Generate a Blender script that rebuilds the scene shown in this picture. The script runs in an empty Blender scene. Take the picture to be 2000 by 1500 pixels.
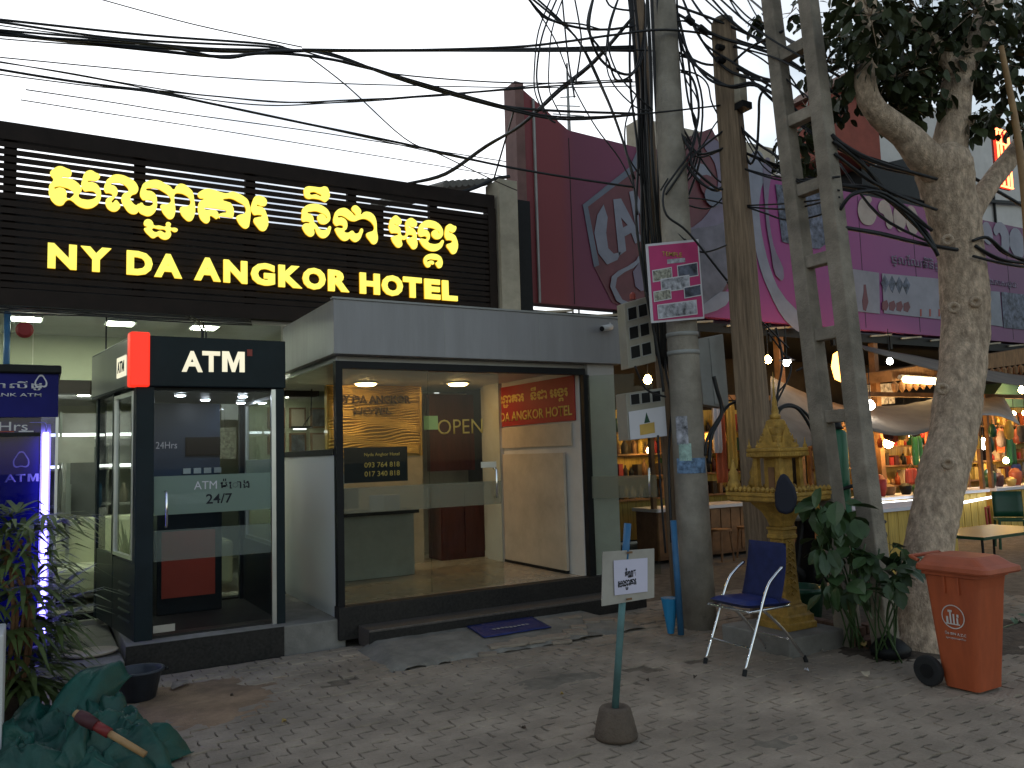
import bpy, math, random
from math import sin, cos, pi, radians, sqrt, atan2
from mathutils import Vector, Matrix, noise
random.seed(7)
SC = bpy.context.scene
COL = SC.collection
# ---------------------------------------------------------------- camera
FPX, EYE, YAW, PITCH, ROLL = 1600.0, 1.7, radians(30.2), radians(4.9), radians(1.7)
_f = Vector((sin(YAW)*cos(PITCH), cos(YAW)*cos(PITCH), sin(PITCH)))
_r = Vector((cos(YAW), -sin(YAW), 0.0)); _u = _r.cross(_f)
_R = _r*cos(ROLL) - _u*sin(ROLL); _U = _u*cos(ROLL) + _r*sin(ROLL)
cam_data = bpy.data.cameras.new('camera'); cam = bpy.data.objects.new('camera', cam_data); COL.objects.link(cam)
cam.matrix_world = Matrix(((_R.x, _U.x, -_f.x, 0), (_R.y, _U.y, -_f.y, 0), (_R.z, _U.z, -_f.z, EYE), (0, 0, 0, 1)))
cam_data.sensor_fit = 'HORIZONTAL'; cam_data.sensor_width = 36.0; cam_data.lens = 36.0*FPX/2000.0
cam_data.clip_start = .05; cam_data.clip_end = 3000
SC.camera = cam
# ---------------------------------------------------------------- dusk sky, low sun behind the hotel
SUN_AZ, SUN_EL = radians(-2), radians(6)        # azimuth from +Y towards +X
W = bpy.data.worlds.new('World'); SC.world = W; W.use_nodes = True
nt = W.node_tree; N = nt.nodes; L = nt.links
sky = N.new('ShaderNodeTexSky'); sky.sky_type = 'NISHITA'; sky.sun_disc = False
sky.sun_elevation = SUN_EL; sky.sun_rotation = SUN_AZ; sky.air_density = 1.0; sky.dust_density = 1.2; sky.ozone_density = 1.4
tc = N.new('ShaderNodeTexCoord')
dot = N.new('ShaderNodeVectorMath'); dot.operation = 'DOT_PRODUCT'; L.new(tc.outputs['Generated'], dot.inputs[0])
dot.inputs[1].default_value = (sin(SUN_AZ)*cos(SUN_EL), cos(SUN_AZ)*cos(SUN_EL), sin(SUN_EL))
nz = N.new('ShaderNodeTexNoise'); nz.inputs['Scale'].default_value = 2.2; nz.inputs['Detail'].default_value = 6
mp = N.new('ShaderNodeMapping'); mp.inputs['Scale'].default_value = (1, 1, 2.6); L.new(tc.outputs['Generated'], mp.inputs[0]); L.new(mp.outputs[0], nz.inputs[0])
ma = N.new('ShaderNodeMath'); ma.operation = 'MULTIPLY_ADD'; L.new(nz.outputs[0], ma.inputs[0]); ma.inputs[1].default_value = .30; L.new(dot.outputs['Value'], ma.inputs[2])
rg = N.new('ShaderNodeMapRange'); rg.interpolation_type = 'SMOOTHSTEP'; L.new(ma.outputs[0], rg.inputs[0])
rg.inputs[1].default_value = .43; rg.inputs[2].default_value = 1.06
mx = N.new('ShaderNodeMix'); mx.data_type = 'RGBA'; L.new(rg.outputs[0], mx.inputs[0]); hs = N.new('ShaderNodeHueSaturation'); hs.inputs['Saturation'].default_value = .6; hs.inputs['Value'].default_value = 1.6; L.new(sky.outputs[0], hs.inputs['Color']); L.new(hs.outputs[0], mx.inputs[6])
nz2 = N.new('ShaderNodeTexNoise'); nz2.inputs['Scale'].default_value = 3.6; nz2.inputs['Detail'].default_value = 7; L.new(mp.outputs[0], nz2.inputs[0])
r2 = N.new('ShaderNodeMapRange'); L.new(nz2.outputs[0], r2.inputs[0]); r2.inputs[1].default_value = .36; r2.inputs[2].default_value = .52
m2 = N.new('ShaderNodeMix'); m2.data_type = 'RGBA'; L.new(r2.outputs[0], m2.inputs[0]); m2.inputs[6].default_value = (3.7, 4.15, 4.75, 1); m2.inputs[7].default_value = (7.8, 8.0, 8.3, 1); L.new(m2.outputs[2], mx.inputs[7])   # bright cloud veil round the sunset
bg = N['Background']; L.new(mx.outputs[2], bg.inputs[0]); bg.inputs[1].default_value = .10
sun = bpy.data.lights.new('sun', 'SUN'); sun.energy = .06; sun.angle = radians(12); sun.color = (1, .86, .7)
so = bpy.data.objects.new('sun', sun); COL.objects.link(so)
sd = Vector((sin(SUN_AZ)*cos(SUN_EL), cos(SUN_AZ)*cos(SUN_EL), sin(SUN_EL))); so.rotation_euler = sd.to_track_quat('Z', 'Y').to_euler()
vs = SC.view_settings; SC.display_settings.display_device = 'sRGB'
vs.view_transform = 'Standard'; vs.look = 'None'; vs.gamma = 1; vs.use_curve_mapping = False; vs.exposure = 1.1
cy = SC.cycles; cy.use_denoising = True; cy.max_bounces = 8; cy.transparent_max_bounces = 24; cy.glossy_bounces = 4
cy.caustics_reflective = False; cy.caustics_refractive = False; cy.sample_clamp_indirect = 4.0

# ---------------------------------------------------------------- helpers
def ray(px, py): return (px-1000)/FPX*_R - (py-750)/FPX*_U + _f
O0 = Vector((0, 0, EYE))
def aty(px, py, Y): d = ray(px, py); return O0 + d*(Y/d.y)
def atx(px, py, X): d = ray(px, py); return O0 + d*(X/d.x)
def atz(px, py, z=0.0): d = ray(px, py); return O0 + d*((z-EYE)/d.z)
def V(*a): return Vector(a)

def mat(name, col, rough=.6, metal=0.0, var=.18, scale=3.0, bump=0.0, bscale=40.0, dirt=0.0, dirtcol=(.05, .04, .03), spec=.4, dscale=1.3, emit=None, es=1.0, coat=0.0, stretch=(1, 1, 1)):
    m = bpy.data.materials.new(name); m.use_nodes = True
    n = m.node_tree.nodes; l = m.node_tree.links; b = n['Principled BSDF']
    b.inputs['Roughness'].default_value = rough; b.inputs['Metallic'].default_value = metal
    b.inputs['Specular IOR Level'].default_value = spec; b.inputs['Coat Weight'].default_value = coat
    t = n.new('ShaderNodeTexCoord'); mpn = n.new('ShaderNodeMapping'); l.new(t.outputs['Object'], mpn.inputs[0]); mpn.inputs['Scale'].default_value = stretch
    z = n.new('ShaderNodeTexNoise'); z.inputs['Scale'].default_value = scale; z.inputs['Detail'].default_value = 8; z.inputs['Roughness'].default_value = .62
    l.new(mpn.outputs[0], z.inputs[0])
    r = n.new('ShaderNodeMapRange'); r.inputs[1].default_value = .3; r.inputs[2].default_value = .7; r.inputs[3].default_value = 1-var; r.inputs[4].default_value = 1+var
    l.new(z.outputs[0], r.inputs[0])
    mu = n.new('ShaderNodeMix'); mu.data_type = 'RGBA'; mu.blend_type = 'MULTIPLY'; mu.inputs[0].default_value = 1
    mu.inputs[6].default_value = (*col, 1); l.new(r.outputs[0], mu.inputs[7]); out = mu.outputs[2]
    if dirt > 0:
        z2 = n.new('ShaderNodeTexNoise'); z2.inputs['Scale'].default_value = dscale; z2.inputs['Detail'].default_value = 10; z2.inputs['Roughness'].default_value = .7
        l.new(mpn.outputs[0], z2.inputs[0])
        r2 = n.new('ShaderNodeMapRange'); r2.inputs[1].default_value = .42; r2.inputs[2].default_value = .72; r2.inputs[4].default_value = dirt; l.new(z2.outputs[0], r2.inputs[0])
        m2 = n.new('ShaderNodeMix'); m2.data_type = 'RGBA'; l.new(r2.outputs[0], m2.inputs[0]); l.new(out, m2.inputs[6]); m2.inputs[7].default_value = (*dirtcol, 1); out = m2.outputs[2]
        r3 = n.new('ShaderNodeMapRange'); r3.inputs[3].default_value = rough; r3.inputs[4].default_value = min(1, rough+.25); l.new(r2.outputs[0], r3.inputs[0]); l.new(r3.outputs[0], b.inputs['Roughness'])
    l.new(out, b.inputs['Base Color'])
    if bump > 0:
        z3 = n.new('ShaderNodeTexNoise'); z3.inputs['Scale'].default_value = bscale; z3.inputs['Detail'].default_value = 6; l.new(mpn.outputs[0], z3.inputs[0])
        bp = n.new('ShaderNodeBump'); bp.inputs['Strength'].default_value = bump; bp.inputs['Distance'].default_value = .02; l.new(z3.outputs[0], bp.inputs['Height']); l.new(bp.outputs[0], b.inputs['Normal'])
    if emit: b.inputs['Emission Color'].default_value = (*emit, 1); b.inputs['Emission Strength'].default_value = es
    return m
def lamp_mat(name, col, s):
    m = bpy.data.materials.new(name); m.use_nodes = True; n = m.node_tree.nodes; b = n['Principled BSDF']
    b.inputs['Base Color'].default_value = (col[0]*.3, col[1]*.3, col[2]*.3, 1); b.inputs['Emission Color'].default_value = (*col, 1); b.inputs['Emission Strength'].default_value = s
    return m
def glass_mat(name, tint=(.93, .95, .94), rough=.01, refl=1.0, frost=0.0, frostcol=(.5, .52, .5)):
    m = bpy.data.materials.new(name); m.use_nodes = True; n = m.node_tree.nodes; l = m.node_tree.links; n.remove(n['Principled BSDF'])
    tr = n.new('ShaderNodeBsdfTransparent'); tr.inputs[0].default_value = (*tint, 1)
    gl = n.new('ShaderNodeBsdfGlossy'); gl.inputs['Roughness'].default_value = rough; gl.inputs[0].default_value = (refl, refl, refl, 1)
    fr = n.new('ShaderNodeFresnel'); fr.inputs[0].default_value = 1.45; ge = n.new('ShaderNodeNewGeometry')
    fm_ = n.new('ShaderNodeMath'); fm_.operation = 'SUBTRACT'; fm_.inputs[0].default_value = 1; l.new(ge.outputs['Backfacing'], fm_.inputs[1])     # reflect once per pane, at the face turned to the viewer
    fx_ = n.new('ShaderNodeMath'); fx_.operation = 'MULTIPLY'; l.new(fr.outputs[0], fx_.inputs[0]); l.new(fm_.outputs[0], fx_.inputs[1])
    mxs = n.new('ShaderNodeMixShader'); l.new(fx_.outputs[0], mxs.inputs[0]); l.new(tr.outputs[0], mxs.inputs[1]); l.new(gl.outputs[0], mxs.inputs[2]); out = mxs.outputs[0]
    if frost > 0:
        di = n.new('ShaderNodeBsdfDiffuse'); di.inputs[0].default_value = (*frostcol, 1)
        tl = n.new('ShaderNodeBsdfTranslucent'); tl.inputs[0].default_value = (*frostcol, 1)
        a = n.new('ShaderNodeMixShader'); a.inputs[0].default_value = .5; l.new(di.outputs[0], a.inputs[1]); l.new(tl.outputs[0], a.inputs[2])
        m3 = n.new('ShaderNodeMixShader'); m3.inputs[0].default_value = frost; l.new(out, m3.inputs[1]); l.new(a.outputs[0], m3.inputs[2]); out = m3.outputs[0]
    l.new(out, n['Material Output'].inputs[0])
    return m

class MB:
    def __init__(s): s.v = []; s.f = []
    def add(s, vs, fs):
        k = len(s.v); s.v += [tuple(p) for p in vs]; s.f += [tuple(i+k for i in f) for f in fs]; return s
    def box(s, x0, x1, y0, y1, z0, z1):
        return s.add([(x0,y0,z0),(x1,y0,z0),(x1,y1,z0),(x0,y1,z0),(x0,y0,z1),(x1,y0,z1),(x1,y1,z1),(x0,y1,z1)],
                     [(0,3,2,1),(4,5,6,7),(0,1,5,4),(1,2,6,5),(2,3,7,6),(3,0,4,7)])
    def obox(s, c, ax, ay, az):      # centre and three half vectors
        c, ax, ay, az = Vector(c), Vector(ax), Vector(ay), Vector(az)
        return s.add([c-ax-ay-az, c+ax-ay-az, c+ax+ay-az, c-ax+ay-az, c-ax-ay+az, c+ax-ay+az, c+ax+ay+az, c-ax+ay+az],
                     [(0,3,2,1),(4,5,6,7),(0,1,5,4),(1,2,6,5),(2,3,7,6),(3,0,4,7)])
    def bar(s, a, b, w, h=None, up=(0,0,1)):
        a, b = Vector(a), Vector(b); h = h or w; d = b-a; dn = d.normalized(); up = Vector(up)
        if abs(dn.dot(up)) > .98: up = Vector((0,1,0))
        sx = dn.cross(up).normalized(); sz = sx.cross(dn)
        return s.obox((a+b)/2, sx*w/2, d/2, sz*h/2)
    def tube(s, pts, r, n=8, cap=True):
        pts = [Vector(p) for p in pts]; m = len(pts); rs = r if isinstance(r, (list, tuple)) else [r]*m
        k = len(s.v); prev = None
        for i, p in enumerate(pts):
            d = (pts[min(i+1, m-1)] - pts[max(i-1, 0)]).normalized()
            if prev is None: ref = Vector((0,0,1)) if abs(d.z) < .9 else Vector((1,0,0)); a = d.cross(ref).normalized()
            else: a = (prev - d*prev.dot(d)).normalized()
            prev = a; b = d.cross(a)
            for j in range(n): t = 2*pi*j/n; s.v.append(tuple(p + (a*cos(t) + b*sin(t))*rs[i]))
        for i in range(m-1):
            for j in range(n): q = (j+1) % n; s.f.append((k+i*n+j, k+i*n+q, k+(i+1)*n+q, k+(i+1)*n+j))
        if cap: s.f.append(tuple(k+j for j in reversed(range(n)))); s.f.append(tuple(k+(m-1)*n+j for j in range(n)))
        return s
    def lathe(s, prof, c=(0,0,0), n=16, sx=1, sy=1, rot=0):   # prof: (r, z)
        k = len(s.v); m = len(prof)
        for r, z in prof:
            for j in range(n): t = 2*pi*j/n+rot; s.v.append((c[0]+r*cos(t)*sx, c[1]+r*sin(t)*sy, c[2]+z))
        for i in range(m-1):
            for j in range(n): q = (j+1) % n; s.f.append((k+i*n+j, k+i*n+q, k+(i+1)*n+q, k+(i+1)*n+j))
        s.f.append(tuple(k+j for j in reversed(range(n)))); s.f.append(tuple(k+(m-1)*n+j for j in range(n)))
        return s
    def prism(s, poly, off):        # planar 3D polygon extruded by vector
        off = Vector(off); n = len(poly); p = [Vector(q) for q in poly]
        return s.add(p + [q+off for q in p], [tuple(reversed(range(n))), tuple(range(n, 2*n))] + [(i, (i+1) % n, n+(i+1) % n, n+i) for i in range(n)])
    def sheet(s, g, thick=None):    # grid of points [row][col]
        rows, cols = len(g), len(g[0]); k = len(s.v)
        for r in g:
            for p in r: s.v.append(tuple(p))
        for i in range(rows-1):
            for j in range(cols-1): s.f.append((k+i*cols+j, k+i*cols+j+1, k+(i+1)*cols+j+1, k+(i+1)*cols+j))
        return s
    def build(s, name, m, parent=None, smooth=False, bevel=0.0, solid=0.0, fix=True, label=None):
        me = bpy.data.meshes.new(name); me.from_pydata(s.v, [], s.f); me.update()
        if fix:
            import bmesh
            bm = bmesh.new(); bm.from_mesh(me); bmesh.ops.recalc_face_normals(bm, faces=bm.faces); bm.to_mesh(me); bm.free()
        return link(name, me, m, parent, smooth, bevel, solid, label)
def link(name, me, m, parent=None, smooth=False, bevel=0.0, solid=0.0, label=None):
    o = bpy.data.objects.new(name, me); COL.objects.link(o)
    if m and not me.materials: me.materials.append(m)
    if smooth: me.polygons.foreach_set('use_smooth', [True]*len(me.polygons))
    if solid: md = o.modifiers.new('thickness', 'SOLIDIFY'); md.thickness = solid; md.offset = 0
    if bevel: md = o.modifiers.new('edges', 'BEVEL'); md.width = bevel; md.segments = 2; md.limit_method = 'ANGLE'; md.angle_limit = radians(40)
    if parent: kid(o, parent)
    if label: o['label'] = label
    return o
ROOT_LOC = {}
def kid(o, parent):
    o.parent = parent; o.matrix_parent_inverse = Matrix.Translation(-parent.location)
def thing(name, label, cat, loc=(0,0,0), group=None):
    o = bpy.data.objects.new(name, None); COL.objects.link(o); o.location = loc; o.empty_display_size = .1
    o['label'] = label; o['category'] = cat
    if group: o['group'] = group
    return o
def tag(o, label, cat, group=None):
    o['label'] = label; o['category'] = cat
    if group: o['group'] = group
    return o
def struct(o): o['kind'] = 'structure'; return o
def stuff(o, label=None):
    o['kind'] = 'stuff'
    if label: o['label'] = label
    return o
def copy_thing(root, delta, label=None):
    r = root.copy(); COL.objects.link(r); r.location = root.location + Vector(delta)
    if label: r['label'] = label
    def rec(src, dst):
        for ch in list(src.children):
            c = ch.copy(); COL.objects.link(c); c.parent = dst; rec(ch, c)
    rec(root, r); return r
def box(name, m, parent, *a, bevel=0.0, label=None): return MB().box(*a).build(name, m, parent, bevel=bevel, label=label)

def curve_mesh(build):
    c = bpy.data.curves.new('lettering', 'CURVE'); c.dimensions = '2D'; c.fill_mode = 'BOTH'; build(c)
    return eval_curve(c)
def eval_curve(c):
    o = bpy.data.objects.new('lettering', c); COL.objects.link(o); dg = bpy.context.evaluated_depsgraph_get(); dg.update()
    me = bpy.data.meshes.new_from_object(o.evaluated_get(dg)); bpy.data.objects.remove(o); bpy.data.curves.remove(c)
    me.materials.clear(); return me
MSHAPE = [(0, 0), (0, 1), (.30, 1), (.5, .42), (.70, 1), (1, 1), (1, 0), (.77, 0), (.77, .68), (.57, 0), (.43, 0), (.23, .68), (.23, 0)]
def frame_to_world(me, origin, ux, uy):
    ux, uy = Vector(ux), Vector(uy); uz = ux.cross(uy).normalized(); origin = Vector(origin)
    M = Matrix(((ux.x, uy.x, uz.x, origin.x), (ux.y, uy.y, uz.y, origin.y), (ux.z, uy.z, uz.z, origin.z), (0,0,0,1)))
    me.transform(M); 
    if M.determinant() < 0: me.flip_normals()
def text(name, body, m, parent, origin, ux, uy, w=None, h=None, ext=.002, off=0.0, mirror=False, space=1.0):
    """lettering whose bounding box starts at origin and is w wide and h high"""
    if body == 'M': return outline(name, [[(u*w, v*h) for u, v in MSHAPE]], m, parent, (origin, ux, uy), ext, False)
    c = bpy.data.curves.new('lettering', 'FONT'); c.body = body; c.size = 1; c.offset = off; c.space_character = space; c.extrude = 0; c.resolution_u = 3
    me = eval_curve(c)
    if not me.vertices: return None
    xs = [v.co.x for v in me.vertices]; ys = [v.co.y for v in me.vertices]; x0, x1, y0, y1 = min(xs), max(xs), min(ys), max(ys)
    if w is None: w = h*(x1-x0)/(y1-y0)
    if h is None: h = w*(y1-y0)/(x1-x0)
    for v in me.vertices:
        u = (v.co.x-x0)/(x1-x0)*w; v.co.x = (w-u) if mirror else u; v.co.y = (v.co.y-y0)/(y1-y0)*h; v.co.z = 0
    if mirror: me.flip_normals()
    thick(me, ext); frame_to_world(me, origin, ux, uy)
    return link(name, me, m, parent)
def thick(me, ext):
    if ext <= 0: return
    import bmesh
    bm = bmesh.new(); bm.from_mesh(me)
    bmesh.ops.remove_doubles(bm, verts=bm.verts, dist=1e-5)
    r = bmesh.ops.extrude_face_region(bm, geom=list(bm.faces))
    for v in r['geom']:
        if isinstance(v, bmesh.types.BMVert): v.co.z += ext
    bmesh.ops.recalc_face_normals(bm, faces=bm.faces); bm.to_mesh(me); bm.free()
def outline(name, loops, m, parent, to3d, ext=.03, smooth=True):
    """flat shape from outlines in plane coordinates: to3d = (origin, ux, uy)"""
    def bld(c):
        for lp in loops:
            if smooth:
                sp = c.splines.new('BEZIER'); sp.bezier_points.add(len(lp)-1)
                for q, p in zip(sp.bezier_points, lp): q.co = (p[0], p[1], 0); q.handle_left_type = q.handle_right_type = 'AUTO'
                sp.resolution_u = 4
            else:
                sp = c.splines.new('POLY'); sp.points.add(len(lp)-1)
                for q, p in zip(sp.points, lp): q.co = (p[0], p[1], 0, 1)
            sp.use_cyclic_u = True
    me = curve_mesh(bld); thick(me, ext); frame_to_world(me, *to3d); return link(name, me, m, parent)
def cat(pts, k=6):
    pts = [Vector(p) for p in pts]; out = []
    for i in range(len(pts)-1):
        p0, p1, p2, p3 = pts[max(i-1,0)], pts[i], pts[i+1], pts[min(i+2, len(pts)-1)]
        for j in range(k):
            t = j/k; out.append(.5*((2*p1)+(p2-p0)*t+(2*p0-5*p1+4*p2-p3)*t*t+(3*p1-p0-3*p2+p3)*t**3))
    out.append(pts[-1]); return out

# ---------------------------------------------------------------- materials
M = dict(
 paver=mat('paver', (.33, .265, .205), .72, var=.38, scale=1.3, bump=.7, bscale=45, dirt=.6, dirtcol=(.165, .132, .10), dscale=1.4),
 joint=mat('joint soil', (.16, .127, .095), .95, var=.4, scale=9, bump=.6, bscale=50),
 dust=mat('grey dust', (.19, .16, .125), .95, var=.35, scale=7, bump=.6, bscale=80), sand=mat('sand', (.31, .205, .13), .95, var=.3, scale=5, bump=.6, bscale=90, dirt=.6, dirtcol=(.1, .075, .055)),
 mortar=mat('mortar', (.235, .215, .185), .9, var=.3, scale=4, bump=.5, bscale=50, dirt=.5),
 concrete=mat('concrete', (.23, .215, .195), .85, var=.3, scale=3, bump=.35, bscale=45, dirt=.5),
 darkstone=mat('dark granite', (.022, .02, .019), .5, var=.5, scale=40, dirt=.4, dirtcol=(.055, .045, .038), spec=.2),
 steptop=mat('step granite', (.085, .07, .06), .5, var=.4, scale=50, dirt=.5, dirtcol=(.12, .1, .085)),
 white=mat('white paint', (.62, .61, .6), .6, var=.06, scale=2, dirt=.22, dirtcol=(.33, .3, .27), bump=.05),
 panel=mat('grey composite panel', (.31, .30, .31), .5, var=.08, scale=1, dirt=.4, dirtcol=(.215, .205, .195), stretch=(5, 5, .5), dscale=1.2),
 cream=mat('cream wall', (.56, .58, .43), .6, var=.06, scale=2),
 beige=mat('beige wall', (.5, .42, .33), .7, var=.15, scale=2, dirt=.4, dirtcol=(.2, .16, .12)),
 backing=mat('board greyed for lit edges', (.1, .095, .09), .7, var=.3), louvre=mat('dark brown louvre', (.022, .014, .011), .6, var=.25, scale=5, dirt=.3, dirtcol=(.04, .032, .028), spec=.15),
 dark=mat('dark metal', (.013, .013, .014), .45, var=.2, scale=6, spec=.15),
 teal=mat('dark teal steel', (.010, .018, .022), .4, var=.2, scale=4, dirt=.2, dirtcol=(.03, .03, .03), spec=.15),
 alu=mat('aluminium', (.55, .56, .56), .3, metal=1, var=.1),
 chrome=mat('chrome', (.8, .8, .82), .12, metal=1, var=.05),
 glass=glass_mat('clear glass', refl=.9), greyglass=glass_mat('grey glass', (.82, .85, .8), refl=.5), smoked=glass_mat('smoked glass', (.74, .78, .82), refl=.45),
 frostwhite=glass_mat('white frosted film', frost=.88, frostcol=(.72, .76, .78), rough=.3), frost=glass_mat('frosted film', frost=.45, frostcol=(.36, .35, .27), rough=.3), frostthin=glass_mat('thin frosted film', frost=.3, frostcol=(.3, .36, .33), rough=.3), frostgreen=glass_mat('frosted green film', frost=.6, frostcol=(.34, .44, .38), rough=.3),
 tile=mat('floor tile', (.4, .34, .27), .25, var=.12, scale=5, dirt=.25),
 lobbyfloor=mat('lobby floor', (.35, .33, .28), .3, var=.1),
 redwood=mat('dark red wood', (.075, .02, .018), .4, var=.35, scale=3, stretch=(6, 6, .6)),
 gold=mat('gold wave wall', (.55, .36, .1), .38, metal=.35, var=.2, scale=3), goldtext=mat('bronze lettering', (.1, .06, .02), .4, metal=.5),
 redcloth=mat('red banner', (.3, .025, .025), .6, var=.1, scale=3), goldprint=mat('gold print', (.62, .42, .1), .6, var=.05),
 black=mat('black plastic', (.010, .010, .011), .5, var=.2, scale=8, spec=.2), rubber=mat('rubber', (.015, .015, .016), .8, var=.2, scale=8),
 cable=mat('cable sheath', (.012, .012, .014), .5, var=.3, scale=6),
 navy=mat('navy fabric', (.014, .02, .085), .85, var=.25, scale=14, bump=.3, bscale=200),
 pouch=mat('dark navy cloth', (.008, .009, .02), .7, var=.2), bluecover=mat('blue vinyl', (.012, .022, .12), .5, var=.25, scale=6, bump=.2, bscale=60),
 bluepipe=mat('blue pipe', (.03, .13, .27), .45, var=.2, scale=6, dirt=.3), tealpost=mat('teal painted post', (.09, .2, .2), .5, var=.3, scale=5, dirt=.5, dirtcol=(.06, .06, .055)),
 paper=mat('paper', (.62, .6, .64), .8, var=.05), lilac=mat('lilac paper', (.58, .55, .68), .8, var=.05), ink=mat('ink', (.015, .015, .02), .7),
 board=mat('board', (.36, .33, .29), .7, var=.12, scale=6, dirt=.4, dirtcol=(.2, .17, .13)),
 brownpot=mat('brown pot', (.1, .068, .05), .85, var=.3, scale=8, bump=.5, bscale=60, dirt=.4, dirtcol=(.17, .15, .12)),
 wood=mat('weathered timber', (.27, .19, .125), .85, var=.45, scale=4, bump=.7, bscale=25, stretch=(9, 9, .5)),
 pole=mat('pole concrete', (.27, .23, .185), .9, var=.35, scale=5, bump=.4, bscale=60, dirt=.55, dirtcol=(.1, .085, .065)),
 pole2=mat('grey pole concrete', (.31, .275, .23), .9, var=.3, scale=4, bump=.4, bscale=60, dirt=.6, dirtcol=(.14, .12, .095)),
 orange=mat('orange plastic', (.40, .082, .026), .5, var=.14, scale=5, dirt=.45, dirtcol=(.2, .05, .03), stretch=(3, 3, .7)), orangedk=mat('orange lid', (.40, .088, .035), .5, var=.14, scale=7, dirt=.35, dirtcol=(.2, .06, .035)),
 print_white=mat('white print', (.6, .55, .52), .6),
 shrine=mat('golden paint', (.48, .28, .055), .4, var=.35, scale=12, dirt=.65, dirtcol=(.17, .09, .02), dscale=9, bump=.5, bscale=120, metal=.2),
 tarp=mat('green tarpaulin', (.009, .072, .056), .42, var=.35, scale=5, dirt=.6, dirtcol=(.03, .065, .055), bump=.2, bscale=70),
 bamboo=mat('bamboo handle', (.34, .2, .09), .55, var=.3, scale=6), redgrip=mat('red grip', (.18, .02, .02), .5), maroon=mat('maroon wrap', (.06, .015, .02), .6),
 bark=mat('tree bark', (.57, .43, .315), .9, var=.45, scale=14, bump=1.0, bscale=55, dirt=.75, dirtcol=(.19, .13, .09), dscale=11, stretch=(1.5, 1.5, .8)),
 leaf=mat('tree leaf', (.035, .045, .016), .55, var=.5, scale=2.5, spec=.25), leaf2=mat('shrub leaf', (.038, .07, .024), .4, var=.45, scale=3), palm=mat('palm leaf', (.075, .105, .03), .5, var=.5, scale=3),
 bricks=mat('brick', (.16, .09, .065), .9, var=.35, scale=6, bump=.5), soil=mat('soil', (.085, .062, .045), .95, var=.5, scale=8, bump=.8),
 grey=mat('grey enamel', (.34, .34, .33), .5, var=.12, scale=4, dirt=.4, dirtcol=(.18, .16, .13)), meter=mat('meter box plastic', (.31, .285, .235), .5, var=.12, scale=6, dirt=.4, dirtcol=(.2, .17, .12)),
 pink=mat('pink print', (.5, .045, .17), .6, var=.08), photo1=mat('printed photo', (.3, .29, .24), .6, var=.9, scale=28), photo2=mat('printed grey photo', (.34, .34, .38), .6, var=.9, scale=14), photo3=mat('printed dark photo', (.09, .1, .14), .6, var=1.0, scale=9),
 red=mat('red paint', (.3, .045, .03), .5, var=.15), green=mat('green enamel', (.01, .06, .032), .35, var=.2, scale=3), tank=mat('bottle green', (.02, .12, .06), .4),
 tarpgrey=mat('grey awning cloth', (.15, .125, .10), .85, var=.25, scale=3, dirt=.4, dirtcol=(.2, .16, .13)), eave=mat('brown eaves', (.24, .13, .06), .8, var=.4, scale=4, stretch=(6, 1, 1)),
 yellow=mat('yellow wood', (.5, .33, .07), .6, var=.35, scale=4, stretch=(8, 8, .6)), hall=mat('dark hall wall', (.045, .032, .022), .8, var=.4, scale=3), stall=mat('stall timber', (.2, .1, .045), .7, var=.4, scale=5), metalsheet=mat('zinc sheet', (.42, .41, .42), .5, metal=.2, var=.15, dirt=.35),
 plaster=mat('old plaster', (.48, .42, .32), .85, var=.2, scale=3, dirt=.55, dirtcol=(.17, .14, .1)), whitewall=mat('white rendered wall', (.6, .575, .555), .8, var=.1, scale=1.5, dirt=.3, dirtcol=(.35, .3, .28)),
)
E_ = dict(
 sign=lamp_mat('lit yellow letter', (1, .86, .13), .62), signedge=lamp_mat('lit letter edge', (1, .5, .01), .4),
 panel=lamp_mat('ceiling light panel', (.95, 1, .84), 38), tube=lamp_mat('white tube', (.93, .97, 1), 3), warm=lamp_mat('warm downlight', (1, .62, .25), 17),
 red=lamp_mat('red light box', (1, .035, .014), .50), strip=lamp_mat('violet white strip', (.5, .42, 1), 7), led=lamp_mat('small white spot', (.95, .97, 1), 50),
 atm=lamp_mat('lit atm letter', (1, .93, .68), .42), bulb=lamp_mat('white bulb', (1, .95, .85), 26), bulbw=lamp_mat('warm bulb', (1, .6, .2), 55), lantern=lamp_mat('orange lantern', (1, .42, .08), 4), neon=lamp_mat('red neon', (1, .16, .05), 4.5),
 warmtube=lamp_mat('warm tube', (1, .74, .38), 9))
# ================================================================ ground
g = MB().sheet([[V(-400+800*j/8, -300+800*i/8, -.06) for j in range(9)] for i in range(9)]).build('ground', mat('street ground', (.12, .11, .1), .9, var=.3, scale=.6, dirt=.4)); struct(g)
pav = MB().box(-3, 30, .5, 9.4, -.058, -.024).build('pavement', M['joint']); struct(pav)
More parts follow.
